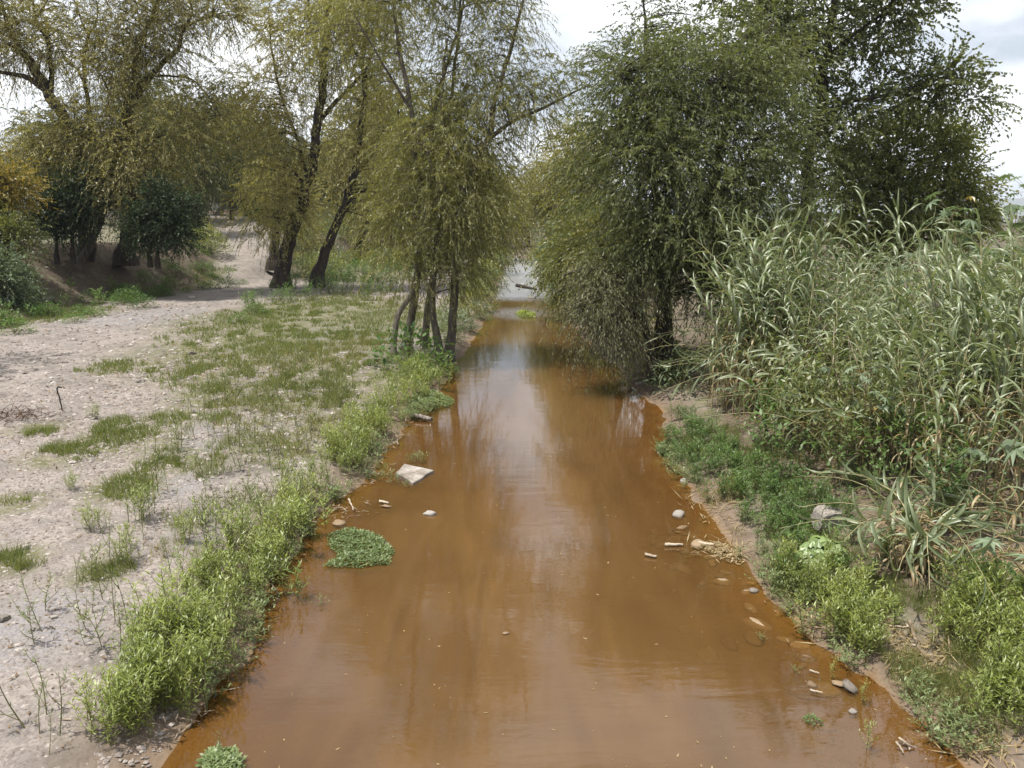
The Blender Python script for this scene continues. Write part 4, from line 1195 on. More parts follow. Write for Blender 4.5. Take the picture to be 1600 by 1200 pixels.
for x, y in np.concatenate([right_strip(9.5, 13.2, .25, 1.7, 120), right_strip(12.6, 17.5, .05, 1.3, 110), right_strip(17, 19, .2, 1.0, 24), right_strip(10.5, 16, 1.0, 3.4, 62)]):
    if not clear_of(x, y): continue
    plant(weeds_deep, 'bank_herb', x, y, .5 + .45 * R.random(), 'deep green herb on the right bank below the reeds', 'herb', 'deep green herbs on the right bank')
for x, y in np.concatenate([right_strip(6.4, 11, -.08, .35, 60), right_strip(14, 16.6, -.25, .15, 36)]):
    plant(weeds_grey, 'trailing_herb', x, y, .6 + .6 * R.random(), 'low grey-green herb trailing at the right water edge', 'herb', 'trailing herbs at the right water edge', water=True)
for px, py, s, lb in ((1040, 600, .75, 'dark leafy bush under the bowing reeds by the right waterline'), (1060, 570, .8, 'leafy bush in the shade of the right-bank willow'), (1180, 740, .6, 'leafy green mound on the right bank'),
                      (1140, 730, .5, 'small leafy mound at the right waterline'), (1230, 760, .6, 'green mound below the fallen reed'), (1240, 830, .5, 'grassy green mound left of the buff boulder'), (1560, 930, .6, 'dark leafy bush at the right picture edge'), (1500, 900, .5, 'low green bush beside the drooping reed tussock')):
    q = GR(px, py)
    tag(link('leafy_bush', bush_big[int(R.integers(3))], None, q, (0, 0, R.random() * 6), s), lb, 'bush', 'bushes on the right bank')

# tall herbs standing among the reeds
tall_herb = [weed_mesh('tall_herb', 1.6, 12, .17, .045, [M['weed_dull'], M['castor_stem']], nleaf=13, spread=.55, bare=.2) for _ in range(3)] + [weed_mesh('tall_herb', 1.2, 12, .15, .05, [M['weed_deep'], M['castor_stem']], nleaf=12, spread=.6) for _ in range(2)]
for px, py, n_, sx_, sy_ in ((1340, 640, 16, .8, .9), (1400, 640, 14, .7, .9), (1270, 660, 12, .6, .7), (1300, 700, 6, .5, .5), (1380, 720, 4, .5, .5), (1230, 650, 7, .4, .5), (1450, 740, 8, .5, .4), (1400, 580, 16, 1.2, 1.5), (1330, 560, 12, 1.0, 1.5), (1520, 640, 8, .9, .9), (1340, 740, 5, .45, .35), (1290, 730, 6, .4, .35), (1390, 770, 3, .4, .3), (1250, 690, 6, .4, .3), (1480, 840, 3, .2, .2)):
    c = GR(px, py)
    for j in range(n_):
        x, y = c[0] + R.normal() * sx_, c[1] + R.normal() * sy_
        if x < xr(y) + .6: continue
        plant(tall_herb, 'tall_herb', x, y, .6 + .6 * R.random(), 'tall leafy green herb standing among the reeds', 'herb', 'tall herbs among the reeds', tilt=.08)
# brush and herbs covering the high bank
for j in range(70):
    t_ = R.random(); k_ = 1 + 2.98 * t_; i_ = int(k_); f_ = k_ - i_
    a_ = TOE[i_] * (1 - f_) + TOE[i_ + 1] * f_
    x, y = a_[0] + R.normal() * 1.2, a_[1] + .3 + 6.0 * R.random()
    o_ = plant(bush_big if j % 3 else weeds_deep, 'bank_brush', x, y, (.5 + .6 * R.random()) * (1 if j % 3 else 2.2), 'shaded brush plant on the slope of the high bank', 'bush', 'brush on the high bank')

# leafy bushes lining both banks upstream
bank_bush = [bush_mesh('bank_bush', .9, 1.0, 520, .15, .05, [M[m_], M['weed_stem']]) for m_ in ('mid_tree', 'grey_shrub', 'willow_green')]
for j in range(46):
    y = 21 + 72 * (j + R.random()) / 46
    x = xr(y) + .5 + (.4 + .03 * y) * R.random()
    plant(bank_bush, 'bank_bush', x, y, (.7 + .5 * R.random()) * (1 + y / 55), 'leafy bush in the row lining the right bank upstream', 'bush', 'bushes lining the right bank upstream')
for j in range(38):
    y = 29.5 + 66 * (j + R.random()) / 38
    x = xl(y) - .5 - 1.6 * R.random()
    plant(bank_bush, 'bank_bush', x, y, (.5 + .45 * R.random()) * (1 + y / 60), 'leafy bush in the row lining the left bank upstream', 'bush', 'bushes lining the left bank upstream')
for j in range(60):
    px_, D_ = 385 + 330 * R.random(), 90 + 26 * R.random()
    x = (px_ - 800) / FPX * D_
    if seg_dist(np.array([x]), np.array([D_]), RAMP)[0][0] < 3.5: continue
    plant(bank_bush, 'far_bush', x, D_, 1.6 + 1.8 * R.random(), 'soft green bush in the belt beyond the far willows', 'bush', 'bushes beyond the far willows')
for j in range(60):
    px_, D_ = 430 + 260 * R.random(), 72 + 22 * R.random()
    x = (px_ - 800) / FPX * D_
    if x > xl(D_) - 2 or seg_dist(np.array([x]), np.array([D_]), RAMP)[0][0] < 4: continue
    plant(bank_bush, 'far_bush', x, D_, 1.0 + 1.3 * R.random(), 'soft green bush among the trunks of the far willows', 'bush', 'bushes among the far willows')
for j in range(50):
    y = 58 + 36 * R.random(); x = np.interp(y, RAMP[:, 1], RAMP[:, 0]) + (3.2 + 5 * R.random()) * (1 if j % 2 else -1)
    plant(bank_bush, 'far_bush', x, y, 1.0 + 1.2 * R.random(), 'green bush on the slope beside the rising dirt path', 'bush', 'bushes beside the rising path')

# grass: too fine to count
def grass_object(name, label, spots, mat, blade=(.10, .25), w=.008):
    mb = MB()
    for px, py, rx, ry, n in spots:
        rx, ry, n = rx * 1.5, ry * 1.6, int(n * 1.9)
        c = GR(px, py)
        a = R.random(n) * 6.283; rr = np.sqrt(R.random(n)) * 1.0
        e1 = GR(px + rx, py); e2 = GR(px, py + ry)
        ax, ay = np.linalg.norm(e1[:2] - c[:2]), np.linalg.norm(e2[:2] - c[:2])
        x = c[0] + np.cos(a) * rr * ax; y = c[1] + np.sin(a) * rr * ay
        dn = np.array([mnoise.noise((p_ * 1.4, q_ * .9, 12.0)) + .6 * mnoise.noise((p_ * 4.1, q_ * 3.0, 31.0)) for p_, q_ in zip(x, y)])
        ok = ((x < xl(y) - .05) | (x > xr(y) + .08)) & (dn + .9 * (1 - rr) > .22 + .35 * R.random(n))
        x, y = x[ok], y[ok]
        z = hbase(x, y) + np.array([bumps(q, s) for q, s in zip(x, y)]) - .01
        m = len(x)
        dist = np.hypot(x, y)
        d = norm(np.stack([R.normal(size=m) * .45, R.normal(size=m) * .45, np.ones(m)], -1))
        leaves(mb, np.stack([x, y, z], -1), d, R.normal(size=(m, 3)), blade[0] + (blade[1] - blade[0]) * R.random(m), w * np.clip(dist / 9, 1, 5), 0, np.clip(R.normal(.5, .25, m), 0, 1), True)
    return tag(mb.build(name, [mat], smooth=False), label, 'grass', kind='stuff')
grass_object('grass', 'short green grass in patches over the left gravel and bank', [
    (450, 545, 120, 45, 15000), (400, 500, 70, 30, 6500), (520, 600, 60, 35, 6000), (420, 620, 70, 30, 3500), (600, 500, 80, 30, 6000), (520, 470, 70, 20, 5000), (330, 600, 55, 20, 1400), (300, 580, 45, 12, 1000), (180, 575, 36, 10, 900),
    (170, 690, 50, 14, 1500), (110, 708, 35, 10, 1100), (290, 655, 45, 14, 1300), (265, 718, 35, 12, 1000), (200, 760, 40, 14, 1000), (20, 880, 40, 10, 900), (10, 795, 22, 14, 600), (60, 676, 25, 7, 500), (220, 460, 26, 7, 1400),
    (100, 488, 45, 9, 1700), (60, 500, 30, 8, 800), (330, 430, 18, 14, 1400), (350, 800, 60, 30, 900), (420, 700, 70, 40, 1800), (180, 665, 35, 12, 900), (560, 650, 50, 30, 1600), (330, 720, 40, 20, 800), (150, 900, 40, 18, 700)],
    M['grass'])
grass_object('dry_grass', 'straw-coloured dry grass among the green on both banks', [
    (480, 560, 100, 30, 4200), (430, 630, 80, 30, 2200), (500, 680, 60, 30, 1500), (560, 540, 60, 20, 1800), (330, 860, 70, 40, 700), (1130, 780, 50, 40, 1500), (1250, 900, 60, 50, 1200), (1380, 990, 60, 60, 1400), (1300, 960, 50, 40, 900), (1450, 1090, 80, 50, 900), (620, 470, 60, 10, 1200)],
    M['grass_dry'], (.06, .2))
grass_object('bank_grass', 'fresh green grass on the right bank below the reeds', [
    (1170, 700, 60, 40, 3500), (1210, 780, 60, 40, 3500), (1260, 850, 50, 40, 2600), (1230, 930, 40, 30, 1600), (1350, 930, 60, 40, 2200), (1480, 980, 90, 60, 3000), (1540, 1080, 80, 80, 3000), (1100, 700, 30, 20, 900), (1420, 1060, 50, 40, 1200)],
    M['grass'], (.08, .24))

# ------------------------------------------------------------------ giant reeds
def reed_leaf_mesh(name, droop, mats, mat=0, wid=.075, fold=.25, segs=6):
    """one blade one unit long, rising along +x then arching over"""
    mb = MB()
    t = np.linspace(0, 1, segs + 1)
    ang = math.radians(58) - droop * t ** 1.25
    ds = 1.0 / segs
    x = np.concatenate([[0], np.cumsum(np.cos((ang[1:] + ang[:-1]) / 2) * ds)])
    z = np.concatenate([[0], np.cumsum(np.sin((ang[1:] + ang[:-1]) / 2) * ds)])
    w = wid * np.clip(np.minimum(.45 + t * 3, 1.0), 0, 1) * (1 - t ** 2.4) + .002
    nx_, nz_ = -np.sin(ang), np.cos(ang)
    mid = np.stack([x, 0 * x, z], -1)
    up_ = np.stack([nx_, 0 * x, nz_], -1) * (w * fold)[:, None]
    l_ = mid + up_ + np.stack([0 * x, -w / 2, 0 * x], -1); r_ = mid + up_ + np.stack([0 * x, w / 2, 0 * x], -1)
    v = np.stack([l_, mid, r_], 1).reshape(-1, 3)
    i = np.arange(segs) * 3
    f = np.concatenate([np.stack([i, i + 1, i + 4, i + 3], -1), np.stack([i + 1, i + 2, i + 5, i + 4], -1)])
    mb.add(v, f, mat, np.repeat(t * .3 + .35, 3))
    return mb, mb.mesh(name, mats, smooth=True)
BLADES = [reed_leaf_mesh('leaf', d, [M['reed_leaf']], wid=w) for d, w in ((1.2, .088), (1.6, .085), (2.1, .09), (2.6, .08), (.9, .08))]
DRY = [reed_leaf_mesh('dry_leaf', d, [M['reed_dry']], wid=.06) for d in (2.7, 3.0, 2.3)]

def reed_layout(h, lean, bend, rz):
    """stem path and blade placements (matrix, blade index) for one reed"""
    n = 12
    t = np.linspace(0, 1, n)
    out = lean * t * h + bend * h * t ** 2.6
    zz = h * t * (1 - .38 * min(1, abs(bend) * 1.2) * t ** 2)
    if bend > .55: zz = h * (t - (.25 + .45 * bend) * t ** 3)
    path = np.stack([np.cos(rz) * out, np.sin(rz) * out, zz], -1) + R.normal(size=(n, 3)) * .008
    path[0] = (0, 0, -.1)
    items = []
    nl = int(h * 5.0)
    az0 = R.random() * 6.28
    for i in range(nl):
        tt = .26 + .74 * (i + .5 * R.random()) / nl
        k_ = min(int(tt * (n - 1)), n - 2); f = tt * (n - 1) - k_
        q = path[k_] * (1 - f) + path[k_ + 1] * f
        tg = Vector(norm(path[k_ + 1] - path[k_]))
        az = az0 + (i % 2) * math.pi + R.normal() * .28
        L_ = (.55 + .26 * R.random()) * (1 - .35 * max(0, tt - .75) / .25) * (.8 + .1 * h / 3)
        rot = Vector((0, 0, 1)).rotation_difference(tg).to_matrix().to_4x4()
        mt = Matrix.Translation(Vector(q)) @ rot @ Matrix.Rotation(az, 4, 'Z') @ Matrix.Rotation(R.normal() * .15 - (.45 if tt > .9 else 0), 4, 'Y') @ Matrix.Scale(L_, 4)
        items.append((mt, int(R.integers(5)), False))
    for i in range(int(4 + 2 * h)):
        tt = .06 + .44 * R.random()
        k_ = min(int(tt * (n - 1)), n - 2)
        q = path[k_]
        mt = Matrix.Translation(Vector(q)) @ Matrix.Rotation(R.random() * 6.28, 4, 'Z') @ Matrix.Rotation(.6 + .4 * R.random(), 4, 'Y') @ Matrix.Scale(.4 + .25 * R.random(), 4)
        items.append((mt, int(R.integers(3)), True))
    return path, items

def stem_mesh(path, h):
    mb = MB()
    tube(mb, path, np.linspace(.014, .004, len(path)) * (.7 + .1 * h), 5)
    return mb.mesh('stem', [M['reed_stem']])

def join_blades(items):
    a, b = MB(), MB()
    for mt, k_, dry in items:
        src = (DRY if dry else BLADES)[k_][0]
        v = np.concatenate(src.v); m4 = np.array(mt)
        v = v @ m4[:3, :3].T + m4[:3, 3]
        tgt = b if dry else a
        tgt.add(v, np.concatenate(src.f), 0, np.clip(np.concatenate(src.a) + (R.random() - .5) * .5, 0, 1))
    return a.mesh('leaves', [M['reed_leaf']]), b.mesh('dry_leaves', [M['reed_dry']])

def reed_full(label, q, h, lean, bend, rz, group):
    """a reed whose blades can be told apart: each blade a part"""
    t = tag(empty('giant_reed', q), label, 'reed', group)
    path, items = reed_layout(h, lean, bend, rz)
    link('stem', stem_mesh(path, h), t)
    for mt, k_, dry in items:
        o = link('dry_leaf' if dry else 'leaf', (DRY if dry else BLADES)[k_][1], t)
        o.matrix_local = mt
    return t

RV = []
for k_ in range(9):
    stems_, its = [], []
    for j in range(3):
        h = (2.4 + 1.7 * R.random())
        path, items = reed_layout(h, .04 + .1 * R.random(), .08 + .3 * R.random(), R.random() * 6.28)
        off = Vector((R.normal() * .22, R.normal() * .22, 0))
        stems_.append((stem_mesh(path, h), off))
        its += [(Matrix.Translation(off) @ m_, i_, d_) for m_, i_, d_ in items]
    RV.append((stems_,) + join_blades(its))

def reed_copy(q, s, rz, label, group):
    v = RV[int(R.integers(len(RV)))]
    t = tag(empty('reed_clump', q, rz), label, 'reeds', group)
    t.scale = (s, s, s)
    for me_, off in v[0]:
        link('stem', me_, t, off)
    o = link('leaves', v[1], t); o['kind'] = 'stuff'
    o = link('dry_leaves', v[2], t); o['kind'] = 'stuff'
    return t

def reed_spot(px, py, spread_x, spread_y, n):
    c = GR(px, py)
    out = []
    while len(out) < n:
        x, y = c[0] + R.normal() * spread_x, c[1] + R.normal() * spread_y
        if x > xr(y) + .5:
            out.append((x, y, ground_z(x, y) - .02))
    return out
NEAR_G = 'reeds at the front of the right-bank bed'
# front rank, blades as parts
front = [(1500, 800, 3.5), (1540, 790, 3.7), (1575, 800, 3.6), (1460, 760, 3.1), (1590, 760, 4.0), (1520, 740, 3.7), (1440, 720, 3.2), (1480, 700, 3.5), (1560, 700, 3.8), (1390, 690, 2.6), (1420, 670, 2.9), (1360, 660, 2.4), (1500, 660, 3.4), (1330, 640, 2.5),
         (1300, 650, 2.2), (1270, 630, 2.4), (1240, 640, 2.3), (1220, 620, 2.6), (1190, 610, 2.5), (1260, 600, 3.0), (1210, 590, 3.0), (1165, 590, 2.6), (1620, 820, 3.4), (1640, 780, 3.8),
         (1470, 790, 3.0), (1525, 810, 3.2), (1555, 770, 3.6), (1490, 760, 3.3), (1430, 740, 2.8), (1400, 720, 2.7), (1375, 700, 2.3), (1545, 830, 2.6), (1585, 830, 3.0), (1450, 690, 3.2), (1345, 690, 2.0), (1320, 665, 2.2), (1360, 745, 2.6), (1372, 752, 2.9), (1385, 742, 2.4), (1410, 770, 2.8), (1422, 764, 3.1), (1300, 700, 2.4), (1312, 705, 2.7), (1240, 665, 2.6), (1252, 668, 2.9), (1455, 800, 2.7)]
for px, py, h in front:
    q = GR(px, py)
    if q[0] < xr(q[1]) + .4: q[0] = xr(q[1]) + .5; q[2] = ground_z(q[0], q[1])
    reed_full('tall green reed in the front rank of the right-bank bed', q, h * (.9 + .2 * R.random()), .03 + .08 * R.random(), .08 + .22 * R.random(), R.random() * 6.28, NEAR_G)
# bowing and drooping reeds
for px, py, h, lean, bend, rz, lb in ((1190, 640, 2.6, .2, .85, 3.0, 'reed bowing low over the river edge in front of the willow shade'), (1160, 600, 2.8, .2, .7, 2.7, 'arching reed with a feathery pale head left of the reed bed'),
                                      (1150, 590, 2.7, .25, .75, 3.3, 'lowest reed bending down towards the right waterline'), (1300, 740, 2.3, .35, 1.0, 3.0, 'pale fallen reed lying nearly flat with hanging blades over the bank'),
                                      (1560, 860, 1.7, .35, .9, .4, 'yellowing reed bent over to the right picture edge'), (1580, 850, 1.6, .3, .9, 2.6, 'yellowing reed arching back over the bare soil')):
    reed_full(lb, GR(px, py), h, lean, bend, rz, 'bowing reeds on the right bank')
for j in range(11):
    px, py = 1120 + 22 * j + 10 * R.normal(), 615 + 11 * j + 6 * R.normal()
    q = GR(px, py)
    if q[0] < xr(q[1]) + .5: q[0] = xr(q[1]) + .6; q[2] = ground_z(q[0], q[1])
    reed_full('reed arching out of the bed towards the right waterline', q, 1.9 + .8 * R.random(), .15 + .15 * R.random(), .5 + .4 * R.random(), 3.1 + R.normal() * .5, 'reeds arching towards the water')
# drooping tussock
for j in range(20):
    q = GR(1430 + R.normal() * 16, 890 + R.normal() * 12)
    reed_full('short drooping reed of the pale tussock near the buff boulder', q, 1.35 + .55 * R.random(), .22, .7 + .3 * R.random(), 6.28 * j / 20 + R.normal() * .3, 'drooping tussock reeds')
# the body of the bed
BED = 'reeds of the right-bank bed'
spots = (reed_spot(1190, 625, .40, .8, 20) + reed_spot(1150, 600, .35, .8, 12) + reed_spot(1270, 620, .7, 1.0, 15) + reed_spot(1350, 650, .7, .9, 10) + reed_spot(1450, 690, .6, .7, 13) + reed_spot(1560, 720, .7, .7, 15)
         + reed_spot(1350, 570, 1.2, 1.5, 9) + reed_spot(1500, 610, 1.2, 1.2, 26) + reed_spot(1640, 640, 1.0, 1.5, 14))
for x, y, z in reed_spot(1370, 560, .5, .6, 7):
    reed_copy((x, y, z), 1.15 + .15 * R.random(), R.random() * 6.28, 'tall reed clump rising in front of the broad tree', 'tall reeds before the broad tree')
for x, y, z in spots:
    s = (.85 + .35 * R.random()) * 1.0
    ppx = 800 + FPX * x / (y * CP + 1.0)
    s *= float(np.interp(ppx, [1100, 1150, 1230, 1290, 1400, 1450, 1520, 1600], [.98, 1.14, 1.14, .84, .74, .94, 1.06, 1.12]))
    reed_copy((x, y, z), s, R.random() * 6.28, 'green reed clump in the thick of the right-bank bed', BED)
for px, py, n_ in ((905, 462, 4), (890, 448, 4), (940, 480, 4), (500, 395, 5), (835, 405, 4), (860, 428, 3)):
    c = GR(px, py)
    for j in range(n_):
        x, y = c[0] + R.normal() * .9, c[1] + R.normal() * 1.8
        if xl(y) - .3 < x < xr(y) + .3: x = xr(y) + .4 + R.random()
        reed_copy((x, y, ground_z(x, y)), .85 + .4 * R.random(), R.random() * 6.28, 'bluish reed clump in a far stand upstream' if px != 500 else 'bluish reed clump behind the leaning willow', 'far reed stands' if px != 500 else 'reeds behind the leaning willow')

# dead canes leaning among the reeds
for j in range(34):
    px, py = 1130 + 480 * R.random(), 600
    py = 600 + (px - 1130) * .42 + 40 * R.random()
    q = GR(px, py)
    if q[0] < xr(q[1]) + .5: continue
    a = R.random() * 6.28; h = 1.2 + 1.9 * R.random(); le = .15 + .5 * R.random()
    mb = MB(); tube(mb, smooth_path([(0, 0, -.05), (math.cos(a) * le * h * .4, math.sin(a) * le * h * .4, h * .5), (math.cos(a) * le * h, math.sin(a) * le * h, h * (1 - .3 * le))], 8), np.linspace(.013, .005, 8), 5)
    o = mb.build('dead_cane', [M['stick']]); o.location = q
    tag(o, 'bare straw-coloured dead cane leaning among the reeds', 'cane', 'dead canes among the reeds')

# ------------------------------------------------------------------ castor plants and broad leaves
def palm_leaf(name, mats, lobes=8, r=.2, cut=.45, sag=.35):
    mb = MB()
    v = [(0, 0, 0)]; var = [.35]
    k_ = lobes * 2
    for i in range(k_ + 1):
        a = math.radians(-160) + math.radians(320) * i / k_
        rr = r * ((1.0 - .25 * abs(a) / math.pi) if i % 2 else cut)
        v.append((rr * math.cos(a), rr * math.sin(a), -sag * rr * rr / r + (.12 * rr if i % 2 == 0 else 0))); var.append(.6 if i % 2 else .4)
    mb.add(v, [(0, i, i + 1) for i in range(1, k_ + 1)], 0, np.array(var))
    return mb.mesh(name, mats, smooth=False)
PALM = [palm_leaf('leaf', [M['castor']], 8, .2, .42, .4), palm_leaf('leaf', [M['castor']], 7, .2, .5, .8), palm_leaf('leaf', [M['castor']], 9, .2, .38, .2)]
PALM_Y = [palm_leaf('leaf', [M['castor_yellow']], 7, .2, .5, .9)]
ROUND = [palm_leaf('leaf', [M['gourd']], 7, .075, .86, .8)]

def castor(label, q, h, nl, size, yellow=0, group='castor plants on the right bank', rise=.3):
    t = tag(empty('castor_plant', q), label, 'plant', group)
    mb = MB()
    top = np.array([R.normal() * .12 * h, R.normal() * .12 * h, h])
    main = smooth_path([(0, 0, -.1), top * .5 + R.normal(size=3) * .04 * h, top], 9)
    tube(mb, main, np.linspace(.022, .008, 9), 6)
    ends = []
    nb = 4
    for b in range(nb):
        i = 3 + b
        a = b * 2.2 + R.random()
        e = main[i] + np.array([math.cos(a) * .28 * h ** .5, math.sin(a) * .28 * h ** .5, .32 * h ** .5])
        tube(mb, smooth_path([main[i], (main[i] + e) / 2 + np.array([0, 0, -.04]), e], 5), np.linspace(.011, .006, 5), 5)
        ends.append(e)
    ends.append(top)
    pet = MB()
    place = []
    for i in range(nl):
        e = ends[i % len(ends)] if R.random() < .7 else main[int(R.integers(3, 9))]
        a = i * 2.4 + R.random() * .6
        l_ = (.14 + .2 * R.random()) * h ** .4
        p = e + np.array([math.cos(a) * l_, math.sin(a) * l_, l_ * (rise + .4 * R.normal())])
        tube(mb, smooth_path([e, (e + p) / 2 + np.array([0, 0, .03]), p], 4), np.linspace(.005, .003, 4), 3)
        place.append((p, a, size * (.7 + .6 * R.random()), i < yellow))
    mb.build('stem', [M['castor_stem']], t)
    for p, a, s, yl in place:
        link('leaf', (PALM_Y if yl else PALM)[0 if yl else int(R.integers(3))], t, p, (R.normal() * .25, .25 + R.normal() * .3, a), s)
    return t
for px, py, h, nl, sz, yl, lb in (
    (1490, 590, 4.1, 36, 1.3, 1, 'tall castor plant with silvery star leaves above the reeds'), (1535, 600, 4.2, 34, 1.3, 3, 'tall castor plant with yellowing lower leaves beside the silvery one'), (1450, 590, 4.0, 30, 1.2, 0, 'castor plant in front of the broad leafy tree'),
    (1578, 575, 4.6, 20, 1.2, 0, 'castor plant whose dark flower spike stands against the blue hill'), (1350, 740, 1.7, 22, .8, 4, 'castor plant with reddish stem and a few yellow leaves among the front reeds'), (1310, 690, 1.4, 16, .8, 1, 'low castor plant left of the red-stemmed one'),
    (1270, 700, .9, 12, .7, 0, 'small castor seedling beside pale litter'), (1600, 830, 1.1, 10, 1.3, 0, 'large-leafed castor plant at the right picture edge above the bare soil'), (1610, 960, .9, 9, 1.2, 0, 'large-leafed castor plant at the right picture edge below the bare soil'),
    (1420, 620, 2.2, 20, 1.0, 1, 'mid-height castor plant deep in the reed bed'), (1600, 600, 3.2, 24, 1.2, 1, 'castor plant behind the reeds by the right picture edge'), (1145, 650, .7, 12, .6, 0, 'bluish castor seedling under the bowing reeds'), (1400, 560, 3.0, 24, 1.1, 2, 'castor plant between the poplar and the broad tree')):
    t = castor(lb, GR(px, py), h, nl, sz, yl)
    if 'spike' in lb:
        mb = MB(); tp = np.array([0, 0, h]); tube(mb, [tp - [0, 0, .2], tp + [0, 0, .2], tp + [0, 0, .24], tp + [0, 0, .4], tp + [0, 0, .46]], [.012, .012, .05, .06, .01], 6)
        mb.build('flower_spike', [M['bark_dark']], t)
g = tag(empty('gourd_plant', GR(1285, 880)), 'bright mound of rounded leaves below the buff boulder on the right bank', 'plant')
gs = MB()
for i in range(70):
    a = i * 2.4; rr = .33 * math.sqrt((i + .5) / 70)
    p = np.array([math.cos(a) * rr, math.sin(a) * rr, .30 * (1 - (rr / .36) ** 2) + .05 + .03 * R.normal()])
    tube(gs, smooth_path([(p[0] * .3, p[1] * .3, -.02), (p[0] * .6, p[1] * .6, p[2] * .7), p], 4), [.005, .004, .003, .003], 3)
    link('leaf', ROUND[0], g, p, (R.normal() * .3 + .2 * math.sin(a), R.normal() * .3 + .35, a), .9 + .5 * R.random())
gs.build('stem', [M['weed_stem']], g)

# ------------------------------------------------------------------ stones, driftwood, floating plants
def stone_mesh(name, mat, sub=2, rough=.28, flat=.55, angular=False):
    import bmesh
    bm = bmesh.new()
    bmesh.ops.create_icosphere(bm, subdivisions=sub, radius=1.0)
    o = Vector((R.random() * 50, R.random() * 50, R.random() * 50))
    for v in bm.verts:
        n_ = mnoise.noise(v.co * 1.1 + o) * rough * 1.6 + mnoise.noise(v.co * 2.6 + o) * rough * .6
        v.co *= 1 + n_
        if angular:
            for ax in range(3):
                v.co[ax] = max(-.72, min(.72, v.co[ax]))
        v.co.z *= flat
    me = bpy.data.meshes.new(name)
    bm.to_mesh(me); bm.free()
    me.materials.append(mat)
    for p in me.polygons: p.use_smooth = not angular
    return me
STONES = [stone_mesh('stone', M['stone']) for _ in range(4)] + [stone_mesh('stone', M['stone'], angular=True, rough=.35) for _ in range(3)]
WET = [stone_mesh('wet_stone', M['wet_stone'], rough=.3, flat=.45) for _ in range(4)]

for px, py, r_, lb in ((300, 554, .17, 'pale rounded stone standing alone where the grass meets the gravel'), (310, 537, .15, 'flat pale stone just behind the lone rounded one'), (240, 575, .12, 'small white stone on the middle gravel'),
                       (147, 655, .09, 'white stone near the dry stick on the gravel'), (216, 598, .10, 'whitish stone on the left gravel beyond the grass tufts'), (85, 973, .05, 'small white pebble on the grey shingle at lower left'),
                       (5, 970, .09, 'white stone at the left picture edge'), (353, 770, .05, 'white pebble below the grey shingle patch'), (530, 645, .05, 'tiny white stone among thin weeds'), (40, 858, .07, 'pale stone on the shingle near the left edge'),
                       (300, 467, .22, 'pale stone on the dirt path'), (75, 470, .3, 'pink-grey rock at the toe of the high bank'), (360, 352, .6, 'white block lying beside the rising path')):
    q = GR(px, py)
    tag(link('stone', STONES[int(R.integers(7))], None, (q[0], q[1], q[2] + r_ * .22), (R.normal() * .2, R.normal() * .2, R.random() * 6.28), r_), lb, 'stone')
q = GR(1292, 826)
tag(link('boulder', stone_mesh('boulder', M['stone'], 3, .22, .8, True), None, (q[0], q[1], q[2] + .16), (.1, .1, .25), (.31, .22, .28)), 'buff block-shaped boulder among the herbs on the right bank', 'boulder')
for px, py, r_, fl, lb in ((672, 803, .12, 1, 'white rock standing out of the water near the slab'), (1060, 804, .13, 1, 'pale flat stone breaking the water off the right bank'), (1068, 752, .08, 1, 'pale pebble at the right waterline'),
                       (1090, 850, .12, 0, 'pale stone at the head of the debris line by the right bank'), (978, 610, .2, 0, 'grey rock at the right waterline under the willow'), (1002, 602, .22, 1, 'larger pale rock at the right waterline under the willow'),
                       (1328, 1075, .11, 1, 'flat white stone at the lower right waterline'), (1312, 1069, .09, 0, 'grey stone beside the flat white one'), (1268, 1070, .06, 0, 'pinkish stone in the water off the lower right bank'), (1178, 923, .07, 1, 'pale stone under the weeds on the right waterline'),
                       (1135, 833, .10, 0, 'dark stone at the right water edge'), (1332, 1112, .05, 1, 'white pebble in the shallow water at lower right'), (530, 818, .12, 0, 'greyish rock beside the floating leaf mat'), (605, 792, .09, 0, 'dull stone awash near the inlet'), (790, 990, .05, 0, 'tiny stone awash in midstream')):
    q = G(px, py, 0.0)
    tag(link('stone', (STONES if fl else WET)[int(R.integers(4))], None, (q[0], q[1], r_ * .1), (R.normal() * .2, R.normal() * .2, R.random() * 6.28), (r_, r_ * .8, r_ * .7)), lb, 'stone', 'stones at the water')
# submerged cobbles on the bed of the right shallows
n_s = 0
while n_s < 70:
    y = 6.2 + 6 * R.random(); x = xr(y) - .1 - 2.2 * R.random() ** 1.4
    z = hbase(np.array([x]), np.array([y]))[0]
    r_ = .05 + .12 * R.random()
    tag(link('cobble', WET[int(R.integers(4))], None, (x, y, min(z + r_ * .1, -.012 - r_ * .25)), (0, 0, R.random() * 6.28), (r_ * 1.3, r_ * .8, r_ * .8)), 'drowned cobble dimly seen in the shallows off the right bank', 'cobble', 'drowned cobbles in the right shallows')
    n_s += 1

